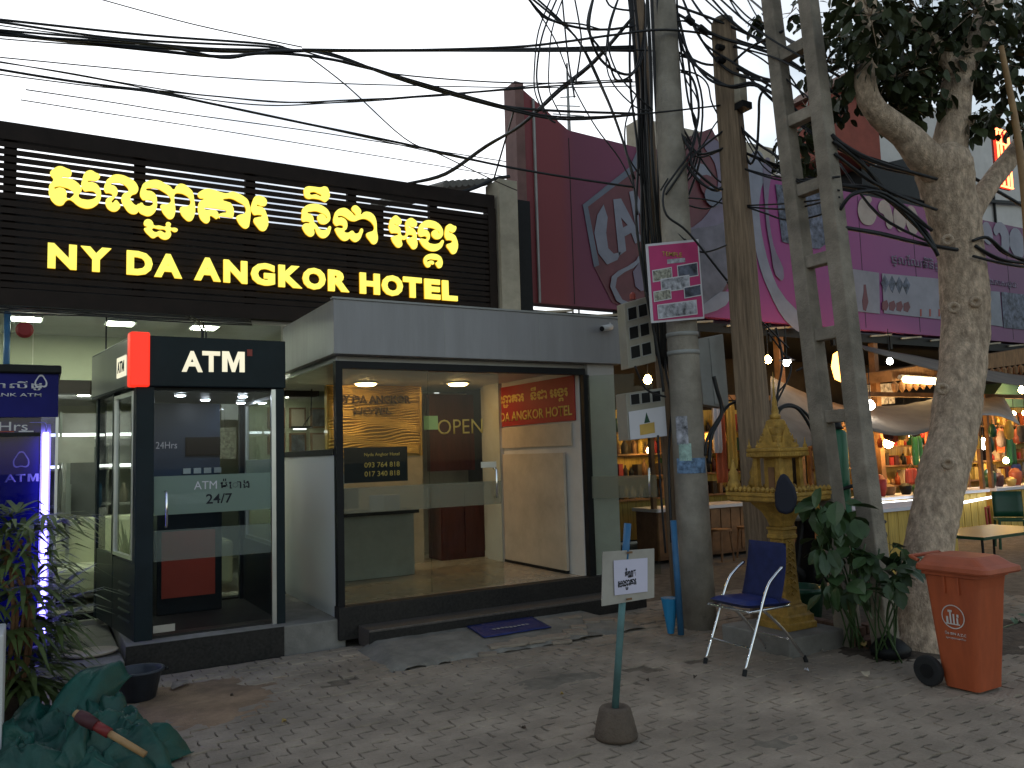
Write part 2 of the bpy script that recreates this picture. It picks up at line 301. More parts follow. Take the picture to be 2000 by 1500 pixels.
# interlocking zigzag pavers, 20 x 10 cm, running along the facade
PL, PW = .22, .11
cells = []
for r in range(-56, 4):
    y = 7.15 + (r-2)*PW
    if y < 1.6: continue
    for c in range(-8, 48):
        x = c*PL + (.5*PL if r % 2 else 0) + .01*((r*7) % 3)
        if x > .36*9.5: 
            if x > 9.2: continue
        p = Vector((x, y+PW/2, 0)) - O0
        d = p.dot(_f); 
        if d < 1.5: continue
        px = 1000+FPX*p.dot(_R)/d; py = 750-FPX*p.dot(_U)/d
        if -60 < px < 2060 and py < 1560: cells.append((d, x, y, px))
cells.sort()
def paver_geo(x, y, mb):
    j = .0022; a = .012; dz = random.gauss(0, .0028)-(.005 if random.random() < .03 else 0); tx = random.gauss(0, .011); ty = random.gauss(0, .014)
    sh = [(0, 0), (PL*.25, -a), (PL*.5, 0), (PL*.75, a), (PL, 0), (PL-.006, PW*.5), (PL, PW), (PL*.75, PW+a), (PL*.5, PW), (PL*.25, PW-a), (0, PW), (-.006, PW*.5)]
    cx, cy = PL/2, PW/2; top = []; low = []; k = random.uniform(.965, 1.0)
    un = noise.noise(Vector((x*.8, y*.8, 3)))*.010 + noise.noise(Vector((x*2.5, y*2.5, 9)))*.004
    for u, w in sh:
        u2 = cx+(u-cx)*(1-j*2/PL)*k; w2 = cy+(w-cy)*(1-j*2/PW)*k
        z = dz + un + (u2-cx)*tx + (w2-cy)*ty
        top.append((x+cx+(u2-cx)*.978, y+cy+(w2-cy)*.965, z)); low.append((x+u2, y+w2, z-.005))
    n = len(sh); base = [(a_, b_, -.05) for a_, b_, c_ in low]
    mb.add(top+low+base, [tuple(range(n))] + [(i+n, (i+1) % n+n, (i+1) % n, i) for i in range(n)] + [(i+2*n, (i+1) % n+2*n, (i+1) % n+n, i+n) for i in range(n)])
def buried(x, y):      # where the joints have filled or pavers are gone
    return noise.noise(Vector((x*1.3, y*1.3, 21))) > .64
rest = MB(); k = 0
for d, x, y, px in cells:
    if buried(x, y) and y < 6.4: continue
    if random.random() < .003: continue
    if k < 300:
        mb = MB(); paver_geo(x, y, mb); mb.build('paver', M['paver'], pav, fix=False); k += 1
    else: paver_geo(x, y, rest)
stuff(rest.build('pavers', M['paver'], pav, fix=False))
# soil and sand lying over the pavers
def patch(name, m, x0, x1, y0, y1, f, st=.04):
    nx, ny = int((x1-x0)/st), int((y1-y0)/st)
    return struct(MB().sheet([[V(x0+(x1-x0)*j/nx, y0+(y1-y0)*i/ny, f(x0+(x1-x0)*j/nx, y0+(y1-y0)*i/ny)) for j in range(nx+1)] for i in range(ny+1)]).build(name, m, smooth=True, fix=False))
def fz(x, y, cx, cy, rx, ry, hgt):
    d = sqrt(((x-cx)/rx)**2+((y-cy)/ry)**2); n = noise.noise(Vector((x*3, y*3, 5)))*.35 + noise.noise(Vector((x*9, y*9, 5)))*.16
    return max(-.05, -.02 + (hgt+.02)*min(1, max(0, (1.15-d+n*.8)*1.4)) + noise.noise(Vector((x*22, y*22, 1)))*.0035)
def joint_z(x, y):
    n = noise.noise(Vector((x*.9, y*.9, 31)))*.6+noise.noise(Vector((x*2.6, y*2.6, 33)))*.35+noise.noise(Vector((x*9, y*9, 35)))*.2
    return min(.008, -.0115+.014*n+noise.noise(Vector((x*.8, y*.8, 3)))*.010)
patch('joint_soil', M['joint'], -1.2, 9.3, 1.7, 7.35, joint_z, .045)
patch('sand_patch', M['sand'], .1, 2.4, 5.0, 7.3, lambda x, y: fz(x, y, 1.05, 6.35, .75, .75, .012))
patch('soil_patch', M['soil'], 5.2, 9.0, 3.2, 6.2, lambda x, y: fz(x, y, 6.9, 4.5, 1.3, .8, .03), .06)
patch('soil_patch', M['dust'], 2.2, 5.2, 4.4, 7.15, lambda x, y: fz(x, y, 3.4, 5.35, .55, .22, .008))
patch('soil_patch', M['dust'], 3.4, 4.6, 2.9, 3.9, lambda x, y: fz(x, y, 3.75, 3.5, .3, .15, .006))
# mortar ramp in front of the step
def ramp(x, y):
    t = (7.16-y)/.66; e = noise.noise(Vector((x*4, y*4, 2)))*.16+noise.noise(Vector((x*12, y*12, 2)))*.06
    w = min((x-2.5)/.35, (5.1-x)/.5, 1.35-t+e*1.6)
    return -.04 if w < 0 else min(.075*(1-t*.55), w*.16) + noise.noise(Vector((x*7, y*7, 7)))*.006 + .004
patch('mortar_ramp', M['mortar'], 2.3, 5.3, 6.3, 7.16, ramp, .025)
rk = 0
for i in range(26):          # rough paving slabs bedded in the ramp
    x = random.uniform(3.2, 5.4); y = random.uniform(6.3, 6.95); a = random.uniform(-.5, .3)
    if 3.3 < x < 4.45 and y > 6.5: y = 6.42
    z = max(ramp(x, y), 0)
    ux = V(cos(a), sin(a), 0)*random.uniform(.06, .12); uy = V(-sin(a), cos(a), 0)*random.uniform(.04, .07)
    MB().obox((x, y, z+.004), ux, uy, V(random.uniform(-.001, .001), .001, .012)).build('slab', M['paver'], pav, bevel=.004)
# kerbside plinths
kp = MB().box(-1.6, .64, 7.36, 9.25, -.05, .15).build('kiosk_plinth', M['concrete'], bevel=.012); struct(kp)
# ================================================================ hotel
hotel = thing('hotel_building', 'single storey hotel frontage with full height glass and a bright lobby under the lit sign', 'building', (1.5, 9.4, 0))
struct(MB().box(-4.5, 5.7, 9.2, 13.8, -.05, .2).build('lobby_floor', M['lobbyfloor']))
b = MB()
b.box(-4.5, 5.6, 9.3, 13.8, 3.25, 3.35)
b.build('ceiling', M['white'], hotel)
box('wall', M['cream'], hotel, -4.5, 5.16, 13.6, 13.8, .2, 3.25)
box('wall', M['cream'], hotel, 5.02, 5.16, 11.2, 13.6, .2, 3.25)
box('bulkhead', M['cream'], hotel, -4.5, 3.3, 10.9, 11.05, 2.72, 3.25)
box('beam', M['louvre'], hotel, -4.5, 3.3, 10.86, 11.05, 2.56, 2.72)
box('lower_ceiling', M['white'], hotel, -4.5, 3.3, 11.05, 13.6, 2.6, 2.66)
# glass facade: panes with dark frame
for x0, x1 in ((-3.4, -1.75), (-1.74, -.05+.0), (-.04, .6), (.61, 1.55), (1.56, 2.40)):
    gp = box('window', M['greyglass'], hotel, x0, x1, 9.34, 9.352, .26, 3.24)
box('sill', M['dark'], hotel, -3.5, 2.42, 9.28, 9.40, .2, .26)
for x in (-1.745, .605, 1.555): box('mullion', M['dark'], hotel, x-.006, x+.006, 9.325, 9.367, .26, 3.24)
# column to the right of the sign and the wall behind it
box('column', M['plaster'], hotel, 5.20, 5.48, 9.12, 9.5, 3.2, 5.32, bevel=.008)
box('dark_gap', M['dark'], hotel, 5.53, 5.72, 9.2, 9.36, 2.2, 5.1)  # dark box put in for the shade of the gap beside the column
box('wall', M['whitewall'], hotel, 5.20, 5.74, 9.3, 9.7, 0, 3.2)
rf = MB()
for i in range(8): rf.tube([(4.55+.09*i, 9.35, 5.22+.018*i), (4.55+.09*i, 12, 5.7+.018*i)], .05, 8)
stuff(rf.build('roof_tiles', M['concrete'], hotel))
# roof strip and wall behind the louvre so the sky shows only through the upper slats
box('roof', M['concrete'], hotel, -5, 5.4, 9.45, 13.8, 3.36, 3.5)
# ---- clutter in the lobby
wc = thing('water_cooler', 'white water cooler with a blue bottle in the lobby', 'water cooler', (-.1, 11.2, .2)); box('body', M['white'], wc, -.25, .07, 11.1, 11.4, .2, 1.2, bevel=.02); MB().lathe([(.11, 0), (.13, .05), (.13, .28), (.05, .34)], (-.09, 11.25, 1.2), 16).build('bottle', M['bluepipe'], wc, smooth=True)
cu = MB().sheet([[V(1.45+.04*j, 11.1+.03*sin(j*1.9), .3+2.2*i/3) for j in range(16)] for i in range(4)]).build('curtain', M['board'], smooth=True, solid=.006); tag(cu, 'beige gathered curtain hanging inside the lobby behind the ATM booth', 'curtain')
fr_ = thing('refrigerator', 'grey refrigerator with a pale door edge in the lobby', 'refrigerator', (.5, 11.3, .2)); box('body', M['grey'], fr_, .28, .78, 11.2, 11.7, .2, 1.98, bevel=.02); box('door', mat('slate door', (.12, .125, .13), .4), fr_, .33, .76, 11.17, 11.199, .25, 1.94); box('handle', M['alu'], fr_, .35, .37, 11.13, 11.169, .9, 1.5)
for i, (x, z, w_, h_, m_, lb) in enumerate(((-.45, 1.95, .3, .42, 'paper', 'white paper notice on the lobby screen beside the kiosk'), (1.95, 1.75, .28, .4, 'photo1', 'printed poster inside the lobby behind the ATM booth'), (2.05, 2.25, .22, .3, 'paper', 'small white poster above the printed one behind the ATM booth'))):
    o = box('poster', M[m_], None, x, x+w_, 10.95, 10.956, z, z+h_); tag(o, lb, 'poster'); MB().tube([(x+w_/2, 10.953, z+h_), (x+w_/2, 10.953, 2.72)], .004, 4).build('cord', M['cable'], o)
# ---- lobby lights and furniture
for i, x in enumerate((-.98, -.11, .76, 1.62)):
    t = thing('ceiling_light', ['square lit ceiling panel nearest the left edge', 'square lit ceiling panel above the red fire bell', 'square lit ceiling panel over the ATM booth roof edge', 'square lit ceiling panel beside the entrance canopy'][i], 'ceiling light', (x, 9.62, 3.24), 'lobby ceiling lights')
    box('frame', M['white'], t, x-.15, x+.15, 9.50, 9.80, 3.225, 3.249)
    box('diffuser', E_['panel'], t, x-.125, x+.125, 9.525, 9.775, 3.218, 3.226)
for i, x in enumerate((-.9, .5, 1.9, 2.9)):
    t = thing('ceiling_light', 'round ceiling spot deep in the lobby, %s' % ['behind the kiosk', 'over the cabinet', 'behind the ATM booth', 'by the picture wall'][i], 'ceiling light', (x, 11.45, 2.6), 'deep lobby ceiling spots')
    MB().lathe([(.07, 0), (.085, .0), (.085, -.012), (.07, -.012)], (x, 11.45, 2.6), 16).build('rim', M['white'], t)
    MB().lathe([(.065, -.012), (.065, -.02)], (x, 11.45, 2.6), 16).build('lens', E_['panel'], t)
bell = thing('fire_bell', 'dark red round fire bell fixed high on the lobby wall', 'fire bell', (-.12, 9.3, 3.06))
MB().lathe([(.02, .0), (.078, .005), (.078, .03), (.055, .055), (.01, .062)], (0, 0, 0), 20).build('gong', M['redcloth'], bell, smooth=False)
bell.rotation_euler = (radians(90), 0, 0)
for ch in bell.children: ch.matrix_parent_inverse = Matrix.Identity(4)
pt = aty(48, 645, 9.27); bell.location = pt
pp = MB().tube([(-.26, 9.12, 2.3), (-.26, 9.12, 3.2)], .028, 12).build('pipe', M['bluepipe'], smooth=True); tag(pp, 'short blue vertical pipe beside the fire bell', 'pipe')
# display cabinet with two lit shelves
cab = thing('display_cabinet', 'glass display cabinet with two bright lit shelves inside the lobby', 'cabinet', (.6, 11.9, .2))
box('back_panel', M['grey'], cab, -.6, 1.95, 12.1, 12.14, .2, 2.4)
for z in (.75, 1.2, 1.66, 2.06): box('shelf', M['white'], cab, -.6, 1.95, 11.75, 12.1, z, z+.03)
for x in (-.62, .25, 1.1, 1.95): box('upright', M['alu'], cab, x, x+.03, 11.75, 12.1, .2, 2.4)
for z in (1.70, 2.10): MB().tube([(-.55, 11.78, z), (1.9, 11.78, z)], .028, 8).build('light_tube', E_['tube'], cab)
random.seed(3)
for i in range(16):
    x = -.5+i*.15; z = (.78, 1.23, 1.69)[i % 3]; h = random.uniform(.12, .3); w = random.uniform(.035, .06)
    cn_, cm_ = random.choice([('grey', 'grey'), ('green', 'green'), ('dark red', 'redwood'), ('beige', 'beige'), ('black', 'black')])
    o = MB().lathe([(w, 0), (w, h*.6), (w*.4, h*.8), (w*.4, h)], (x, 11.93, z), 10).build('bottle', M[cm_], smooth=True)
    tag(o, '%s bottle, %s from the left on the %s cabinet shelf in the lobby' % (cn_, ['first', 'second', 'third', 'fourth', 'fifth', 'last'][i//3], ['lowest', 'middle', 'upper lit'][i % 3]), 'bottle', 'bottles in the lobby cabinet')
# reception furniture: grey screens, sofa, table
o = thing('folding_screen', 'grey cloth covered screen standing in the lobby', 'screen', (.45, 10.6, .2))
box('panel', M['grey'], o, .12, .58, 10.6, 10.63, 1.75, 2.05); box('stand', M['alu'], o, .3, .34, 10.61, 10.65, .2, 1.75); box('foot', M['dark'], o, .15, .5, 10.5, 10.75, .2, .23)
sofa = thing('sofa', 'pale green sofa behind the lobby glass', 'sofa', (0, 10.2, .2))
box('seat', M['cream'], sofa, -1.0, 2.0, 10.1, 10.7, .35, .62, bevel=.05); box('backrest', M['cream'], sofa, -1.0, 2.0, 10.7, 10.9, .35, 1.12, bevel=.05)
for x in (-1.0, 1.86): box('armrest', M['cream'], sofa, x-.02, x+.16, 10.08, 10.72, .3, .8, bevel=.04)
for i, x in enumerate((-.4, .9, 1.35)):
    pl = thing('potted_plant', 'small green plant behind the lobby glass, %s' % ['beside the blue kiosk', 'left of the ATM booth', 'behind the ATM booth'][i], 'plant', (x, 9.75, .2), 'small plants behind the lobby glass')
    MB().lathe([(.09, 0), (.12, .25), (.12, .28)], (x, 9.75, .2), 12).build('pot', M['white'], pl)
    lf = MB()
    for q in range(40):
        a = random.uniform(0, 2*pi); e = random.uniform(.2, 1.3); r = random.uniform(.2, .5); c0 = V(x, 9.75, .48); tip = c0+V(cos(a)*cos(e), sin(a)*cos(e), sin(e)*1.6)*r; s = V(-sin(a), cos(a), 0)*.03
        m_ = (c0+tip)/2; lf.add([c0, m_+s, tip, m_-s], [(0, 1, 2, 3)])
    stuff(lf.build('foliage', M['leaf2'], pl, fix=False))
# picture wall between booth and porch
random.seed(5)
box('picture_wall', M['cream'], hotel, 2.5, 5.0, 11.92, 12.0, .2, 2.6)
for i in range(4):
    for j in range(2):
        x = 2.86+i*.31; z = 1.80+j*.37
        f = thing('picture_frame', 'framed picture %s from the left in the %s row on the lobby wall' % (['first', 'second', 'third', 'last'][i], ['lower', 'upper'][j]), 'picture', (x, 11.9, z), 'grid of framed pictures in the lobby')
        box('frame', M['stall'], f, x, x+.24, 11.88, 11.918, z, z+.3); box('print', M['photo3'] if (i+j) % 2 else M['beige'], f, x+.025, x+.215, 11.872, 11.879, z+.025, z+.275)
dl = thing('desk_lamp', 'dark hanging lamp with a white lit tube before the picture wall', 'lamp', (3.1, 10.6, 2.0))
q = aty(590, 840, 10.6)
MB().tube([(q.x+.15, 10.6, 3.2), (q.x+.12, 10.6, 2.3), (q.x, 10.6, q.z+.03)], .008, 6).build('arm', M['black'], dl); box('head', M['black'], dl, q.x-.13, q.x+.13, 10.56, 10.66, q.z+.02, q.z+.05); box('tube', E_['tube'], dl, q.x-.11, q.x+.05, 10.58, 10.62, q.z+.005, q.z+.019)
# ================================================================ hotel sign
SY = 9.2
sign = thing('hotel_sign', 'wide dark slatted fascia sign with lit yellow Khmer lettering and hotel name', 'sign', (2, SY, 3.3))
zt, zb = 5.10, 3.28
box('top_rail', M['louvre'], sign, -4.2, 5.16, SY-.02, SY+.10, 4.925, zt)
box('bottom_board', M['louvre'], sign, -4.2, 5.16, SY-.03, SY+.14, zb, 3.44)
for x in (-3.0, -1.65, -.27, .90, 2.04, 3.23, 4.3): box('post', M['louvre'], sign, x-.055, x+.055, SY+.035, SY+.10, 3.44, 4.925)
box('end_post', M['louvre'], sign, 5.06, 5.17, SY-.02, SY+.12, 3.44, 4.925)
for i in range(20):
    z = 3.455+i*.0735; box('slat', M['louvre'], sign, -4.2, 5.06, SY-.004, SY+.008, z, z+.0535)
# lower board greyed to imitate lit slat edges, patches behind the right half
box('backing_board', M['backing'], sign, -4.2, 5.1, SY+.11, SY+.13, 3.44, 4.40)
box('backing_board', M['louvre'], sign, 2.95, 3.66, SY+.115, SY+.135, 4.40, 4.80)
box('backing_board', M['louvre'], sign, 4.30, 5.06, SY+.115, SY+.135, 4.40, 4.84)
FRONT = SY-.042
def uv(px, py): p = aty(px, py, FRONT); return (p.x, p.z)
PL3 = ((0, FRONT, 0), (1, 0, 0), (0, 0, 1))
def R1(p): return uv(80+.125*p[0], 310+.125*p[1])
def R2(p): return uv(270+.135*p[0], 320+.135*p[1])
def R3(p): return uv(570+.1*p[0], 350+.1*p[1])
def R4(p): return uv(750+.09336*p[0], 400+.09336*p[1])
KH = [
 (R1, [[(140,235),(200,160),(300,120),(400,155),(470,190),(478,235),(450,280),(350,275),(320,290),(380,300),(470,320),(560,370),(615,430),(635,500),(590,560),(600,610),(680,640),(780,640),(850,610),(865,570),(840,520),(760,502),(672,500),(665,260),(700,210),(780,185),(850,220),(920,260),(900,320),(860,345),(780,340),(725,355),(800,370),(870,400),(920,470),(940,560),(920,660),(860,730),(760,775),(650,765),(560,720),(490,660),(440,640),(390,660),(340,720),(270,730),(190,680),(140,600),(120,500),(140,400),(195,330)],
       [(205,465),(270,432),(370,448),(450,478),(515,545),(480,600),(425,628),(398,600),(402,540),(370,480),(290,452)]]),
 (R1, [[(1010,370),(1070,300),(1140,255),(1250,255),(1350,290),(1440,340),(1500,410),(1520,480),(1490,540),(1420,570),(1395,620),(1430,690),(1490,730),(1527,708),(1527,800),(1500,850),(1440,865),(1370,835),(1310,760),(1265,680),(1255,620),(1290,550),(1370,500),(1340,440),(1270,390),(1180,370),(1090,400),(1150,430),(1195,490),(1190,560),(1150,610),(1110,690),(1170,650),(1215,690),(1240,745),(1215,790),(1150,825),(1070,800),(1020,740),(1010,660),(1050,610),(1110,590),(1115,560),(1060,535),(1010,530)]]),
 (R2, [[(5,600),(50,565),(80,600),(120,615),(180,610),(215,570),(195,530),(130,520),(60,515),(55,320),(100,270),(180,240),(290,240),(390,290),(460,330),(510,375),(545,330),(590,295),(660,300),(730,350),(785,410),(800,470),(800,780),(740,830),(670,790),(610,700),(605,640),(640,620),(720,610),(755,570),(740,500),(680,450),(600,425),(540,430),(520,470),(520,760),(460,800),(390,750),(335,660),(325,600),(400,590),(460,560),(475,520),(430,450),(360,400),(270,355),(190,350),(110,375),(190,400),(250,450),(270,530),(265,640),(230,710),(150,755),(80,740),(8,690)]]),
 (R2, [[(80,850),(110,810),(170,810),(210,850),(225,890),(300,895),(400,905),(400,860),(430,845),(470,870),(465,920),(540,930),(570,955),(540,985),(500,975),(470,960),(475,1030),(440,1080),(380,1095),(320,1070),(290,1045),(215,1075),(150,1030),(90,960),(85,935),(130,915),(90,890)], [(200,940),(300,945),(400,965),(390,1000),(320,970),(240,990)]]),
 (R2, [[(860,440),(900,400),(980,365),(1080,375),(1180,410),(1280,430),(1360,405),(1440,430),(1530,480),(1590,540),(1605,880),(1590,920),(1550,935),(1490,900),(1430,810),(1420,770),(1450,745),(1530,720),(1560,670),(1530,600),(1450,550),(1360,505),(1290,500),(1225,524),(1280,550),(1345,580),(1345,850),(1300,900),(1240,870),(1180,790),(1165,735),(1210,715),(1280,692),(1180,655),(1080,640),(950,645),(960,662),(1060,668),(1140,690),(1140,795),(1090,770),(1045,750),(1030,830),(990,860),(930,830),(885,760),(875,570),(910,530),(950,508),(890,495)]]),
 (R2, [[(1665,510),(1700,470),(1780,470),(1850,520),(1845,600),(1790,610),(1710,598),(1790,630),(1840,690),(1850,950),(1790,970),(1720,910),(1670,800),(1730,775),(1790,750),(1740,735),(1665,730)]]),
 (R3, [[(235,250),(240,190),(290,150),(420,150),(560,165),(630,145),(700,180),(670,440),(560,400),(420,375),(300,375),(245,320)], [(345,290),(420,245),(500,270),(580,330),(470,300)]]),
 (R3, [[(200,600),(260,530),(360,490),(500,490),(620,540),(710,620),(745,720),(740,800),(690,860),(620,880),(540,850),(500,770),(510,710),(560,685),(620,700),(685,765),(650,700),(580,660),(480,625),(380,630),(300,655),(370,690),(415,750),(430,840),(490,910),(540,980),(610,1000),(680,980),(745,920),(745,1020),(700,1110),(620,1150),(540,1120),(480,1040),(440,965),(435,1070),(380,1120),(300,1090),(230,1000),(205,920),(250,870),(350,850),(300,825),(205,820),(195,700)]]),
 (R3, [[(835,680),(880,610),(960,570),(1050,570),(1150,640),(1250,715),(1240,680),(1170,590),(1180,540),(1240,515),(1310,560),(1350,630),(1345,690),(1400,650),(1480,640),(1570,680),(1630,770),(1655,1000),(1660,1230),(1600,1270),(1520,1200),(1455,1070),(1500,1040),(1580,1010),(1610,950),(1570,860),(1500,800),(1410,770),(1310,790),(1230,820),(1130,800),(1040,740),(960,710),(890,740),(970,750),(1050,800),(1080,880),(1060,980),(1020,1020),(1080,1050),(1180,1010),(1240,1065),(1310,1040),(1365,965),(1355,1110),(1310,1190),(1240,1225),(1170,1190),(1130,1155),(1090,1190),(1010,1200),(920,1130),(860,1030),(845,965),(990,955),(1005,920),(960,895),(845,900)]]),
 (R4, [[(130,320),(180,260),(240,225),(310,270),(360,330),(330,420),(280,425),(200,405),(280,445),(340,510),(360,640),(420,650),(455,620),(450,380),(500,300),(570,280),(640,320),(675,350),(660,460),(600,465),(510,450),(600,495),(660,570),(680,700),(685,880),(620,930),(540,850),(480,750),(480,715),(560,685),(605,650),(540,625),(495,640),(470,710),(420,730),(370,725),(375,850),(300,895),(220,830),(160,720),(155,675),(230,650),(300,610),(230,590),(145,580)]]),
 (R4, [[(730,470),(790,380),(880,330),(1000,335),(1110,380),(1190,460),(1230,570),(1200,680),(1120,720),(1040,690),(995,600),(1030,540),(1090,530),(1160,605),(1110,530),(1030,490),(920,475),(820,500),(900,540),(950,620),(945,720),(915,775),(1000,820),(1100,820),(1170,790),(1230,740),(1225,840),(1160,930),(1060,970),(940,950),(830,880),(760,780),(740,725),(885,715),(895,670),(740,655)]]),
 (R4, [[(830,1150),(860,1080),(920,1040),(1050,1030),(1140,1060),(1200,1120),(1205,1290),(1150,1325),(1100,1270),(1080,1220),(1130,1165),(1060,1150),(960,1140),(895,1190),(960,1170),(1030,1190),(1035,1245),(990,1240),(950,1225),(970,1270),(920,1310),(860,1260)]]),
 (R4, [[(1290,480),(1320,430),(1380,405),(1450,440),(1500,460),(1490,540),(1450,580),(1350,560),(1430,610),(1500,680),(1515,980),(1440,1030),(1370,950),(1310,840),(1370,810),(1430,760),(1370,735),(1310,730)]]),
]
for fn, loops in KH:
    o = outline('letter', [[fn(p) for p in lp] for lp in loops], E_['sign'], sign, PL3, .012)
    lit_back = outline('letter_return', [[fn(p) for p in lp] for lp in loops], E_['signedge'], o, ((0, FRONT+.024, 0), (1, 0, 0), (0, 0, 1)), .022)
def khmer_small(idx, m, parent, origin, ux, uy, w, h, ext=.002):     # the hotel's Khmer name again, at another size
    sets = [[[KH[i][0](p) for p in lp] for lp in KH[i][1]] for i in idx]; al = [p for s_ in sets for lp in s_ for p in lp]
    x0, x1, y0, y1 = min(p[0] for p in al), max(p[0] for p in al), min(p[1] for p in al), max(p[1] for p in al)
    for s_ in sets: outline('lettering', [[((p[0]-x0)/(x1-x0)*w, (p[1]-y0)/(y1-y0)*h) for p in lp] for lp in s_], m, parent, (origin, ux, uy), ext)
ROW = [('N',92.6,149.5),('Y',157,217),('D',247,298),('A',301,355.5),('A',379,431),('N',436.5,483),('G',490,537),('K',544,590),('O',591,636),('R',641,682),('H',703,742),('O',746,787),('T',788,824),('E',829.5,860),('L',864,893.5)]
for ch, xa, xb in ROW:
    bl = 523+(xa-92.6)*(588.5-523)/(893.5-92.6); p0 = aty(xa, bl, FRONT); p1 = aty(xb, bl+.08*(xb-xa), FRONT)
    o = text('letter', ch, E_['sign'], sign, (p0.x, FRONT, p0.z), (1, 0, 0), (0, 0, 1), w=p1.x-p0.x, h=.252, ext=.012, off=.055)
    r_ = text('letter_return', ch, E_['signedge'], o, (p0.x, FRONT+.024, p0.z), (1, 0, 0), (0, 0, 1), w=p1.x-p0.x, h=.252, ext=.022, off=.055)
# cables clipped along the bottom of the sign
for i in range(5):
    pts = [V(-3+x*.5, 9.04-.012*i, 3.245-.018*i+.02*noise.noise(Vector((x*.9, i*3.1, 0)))) for x in range(11)]
    o = MB().tube(cat(pts, 3), .007, 6).build('sagging_cable', M['cable'], smooth=True); tag(o, '%s of the five thin dark cables clipped under the slatted sign' % ['topmost', 'second', 'middle', 'fourth', 'lowest'][i], 'cable', 'cables under the sign')
# ================================================================ entrance porch
porch = thing('entrance_porch', 'white flat-roofed entrance porch with dark framed glass front', 'entrance porch', (4, 7.5, 0))
CX0, CX1, CY0, CZ0, CZ1 = 2.40, 5.78, 7.42, 2.69, 3.21
box('canopy', M['panel'], porch, CX0, CX1, CY0, 9.26, CZ0, CZ1, bevel=.006)
for x_ in (3.55, 4.68): box('seam', M['grey'], porch, x_-.004, x_+.004, CY0-.0015, CY0+.01, CZ0+.01, CZ1-.005)
box('cap_flashing', M['grey'], porch, CX0-.012, CX1+.012, CY0-.012, CY0+.06, CZ1+.001, CZ1+.02)
box('soffit', M['white'], porch, CX0+.075, CX1-.4, CY0+.16, 10.9, 2.632, CZ0-.002)
box('floor', M['tile'], porch, 2.44, 5.3, 7.56, 11.0, .2, .335)
box('threshold', M['darkstone'], porch, 2.42, 5.62, 7.42, 7.56, .05, .345, bevel=.006)
box('step', M['steptop'], porch, 2.60, 5.75, 7.13, 7.42, .0, .17, bevel=.008)
box('step_riser', M['darkstone'], porch, 2.598, 5.752, 7.122, 7.13, .0, .15)
GY = 7.5
box('frame_post', M['dark'], porch, 2.43, 2.495, GY-.03, GY+.05, .345, 2.63)
box('frame_head', M['dark'], porch, 2.495, 5.30, GY-.03, GY+.05, 2.56, 2.63)
box('frame_post', M['dark'], porch, 5.27, 5.35, GY-.03, GY+.05, .345, 2.56)
gl = box('fixed_pane', M['greyglass'], porch, 2.50, 3.39, GY-.005, GY+.006, .36, 2.56)
box('film_band', M['frost'], gl, 2.505, 3.385, GY-.0075, GY-.0055, 1.19, 1.43)
dr = box('door', M['greyglass'], porch, 3.40, 4.22, GY+.03, GY+.042, .36, 2.55, label='closed glass door leaf with OPEN lettering')
box('film_band', M['frost'], dr, 3.405, 4.215, GY+.0275, GY+.0295, 1.19, 1.43)
def pull(parent, x, y0, z0, z1, axis):
    pts = [V(0, 0, z0+.02), V(0, 0, z0), V(0, 0, z0), V(0, 0, z1), V(0, 0, z1)]
    a = Vector(axis)
    MB().tube([V(x, y0, z0), V(x, y0, z0)+a*.045, V(x, y0, z0+.02)+a*.06, V(x, y0, z1-.02)+a*.06, V(x, y0, z1)+a*.045, V(x, y0, z1)], .011, 8).build('handle', M['chrome'], parent, smooth=True)
pull(dr, 4.13, GY+.03, 1.26, 1.56, (0, -1, 0))
box('lock_plate', M['alu'], dr, 3.98, 4.16, GY+.022, GY+.0295, 1.57, 1.63)
p0, p1 = aty(857, 845, GY), aty(945, 845, GY); text('open_lettering', 'OPEN', M['goldprint'], dr, (p0.x, GY+.026, p0.z-.02), (1, 0, .02), (0, 0, 1), w=p1.x-p0.x, h=.15, ext=.002, off=-.004)
q0, q1 = aty(830, 838, GY), aty(857, 812, GY); box('sticker', mat('green sticker', (.4, .5, .16), .6), dr, q0.x, q1.x, GY+.023, GY+.026, q0.z-.005, q1.z)
# open leaf folded out beside the right hand pillar
ol = MB(); A = V(5.33, 7.47, 0); B = V(5.86, 6.99, 0); dv = (B-A).normalized(); nv = V(dv.y, -dv.x, 0)
ol.obox((A+B)/2+V(0, 0, 1.455), (B-A)/2, nv*.006, V(0, 0, 1.095)); ol = ol.build('door', M['greyglass'], porch, label='open glass door leaf swung out to the street')
m_ = MB(); m_.obox((A+B)/2+V(0, 0, 1.31)+nv*.008, (B-A)/2*.99, nv*.001, V(0, 0, .12)); m_.build('film_band', M['frost'], ol)
hp = B-dv*.08
MB().tube([hp+V(0, 0, 1.2)+nv*.006, hp+V(0, 0, 1.2)+nv*.05, hp+V(0, 0, 1.22)+nv*.06, hp+V(0, 0, 1.48)+nv*.06, hp+V(0, 0, 1.5)+nv*.05, hp+V(0, 0, 1.5)+nv*.006], .012, 8).build('handle', M['chrome'], ol, smooth=True)
box('pillar', M['whitewall'], porch, 5.352, 5.72, 7.50, 8.2, 0, 2.688)
# porch left side: white lower panel, glass above
box('side_panel', M['frostwhite'], porch, 2.43, 2.462, 7.552, 9.33, .2, 1.74)
box('side_rail', M['dark'], porch, 2.42, 2.47, 7.552, 9.33, 1.74, 1.80)
box('side_pane', M['greyglass'], porch, 2.44, 2.452, 7.552, 9.33, 1.80, 2.63)
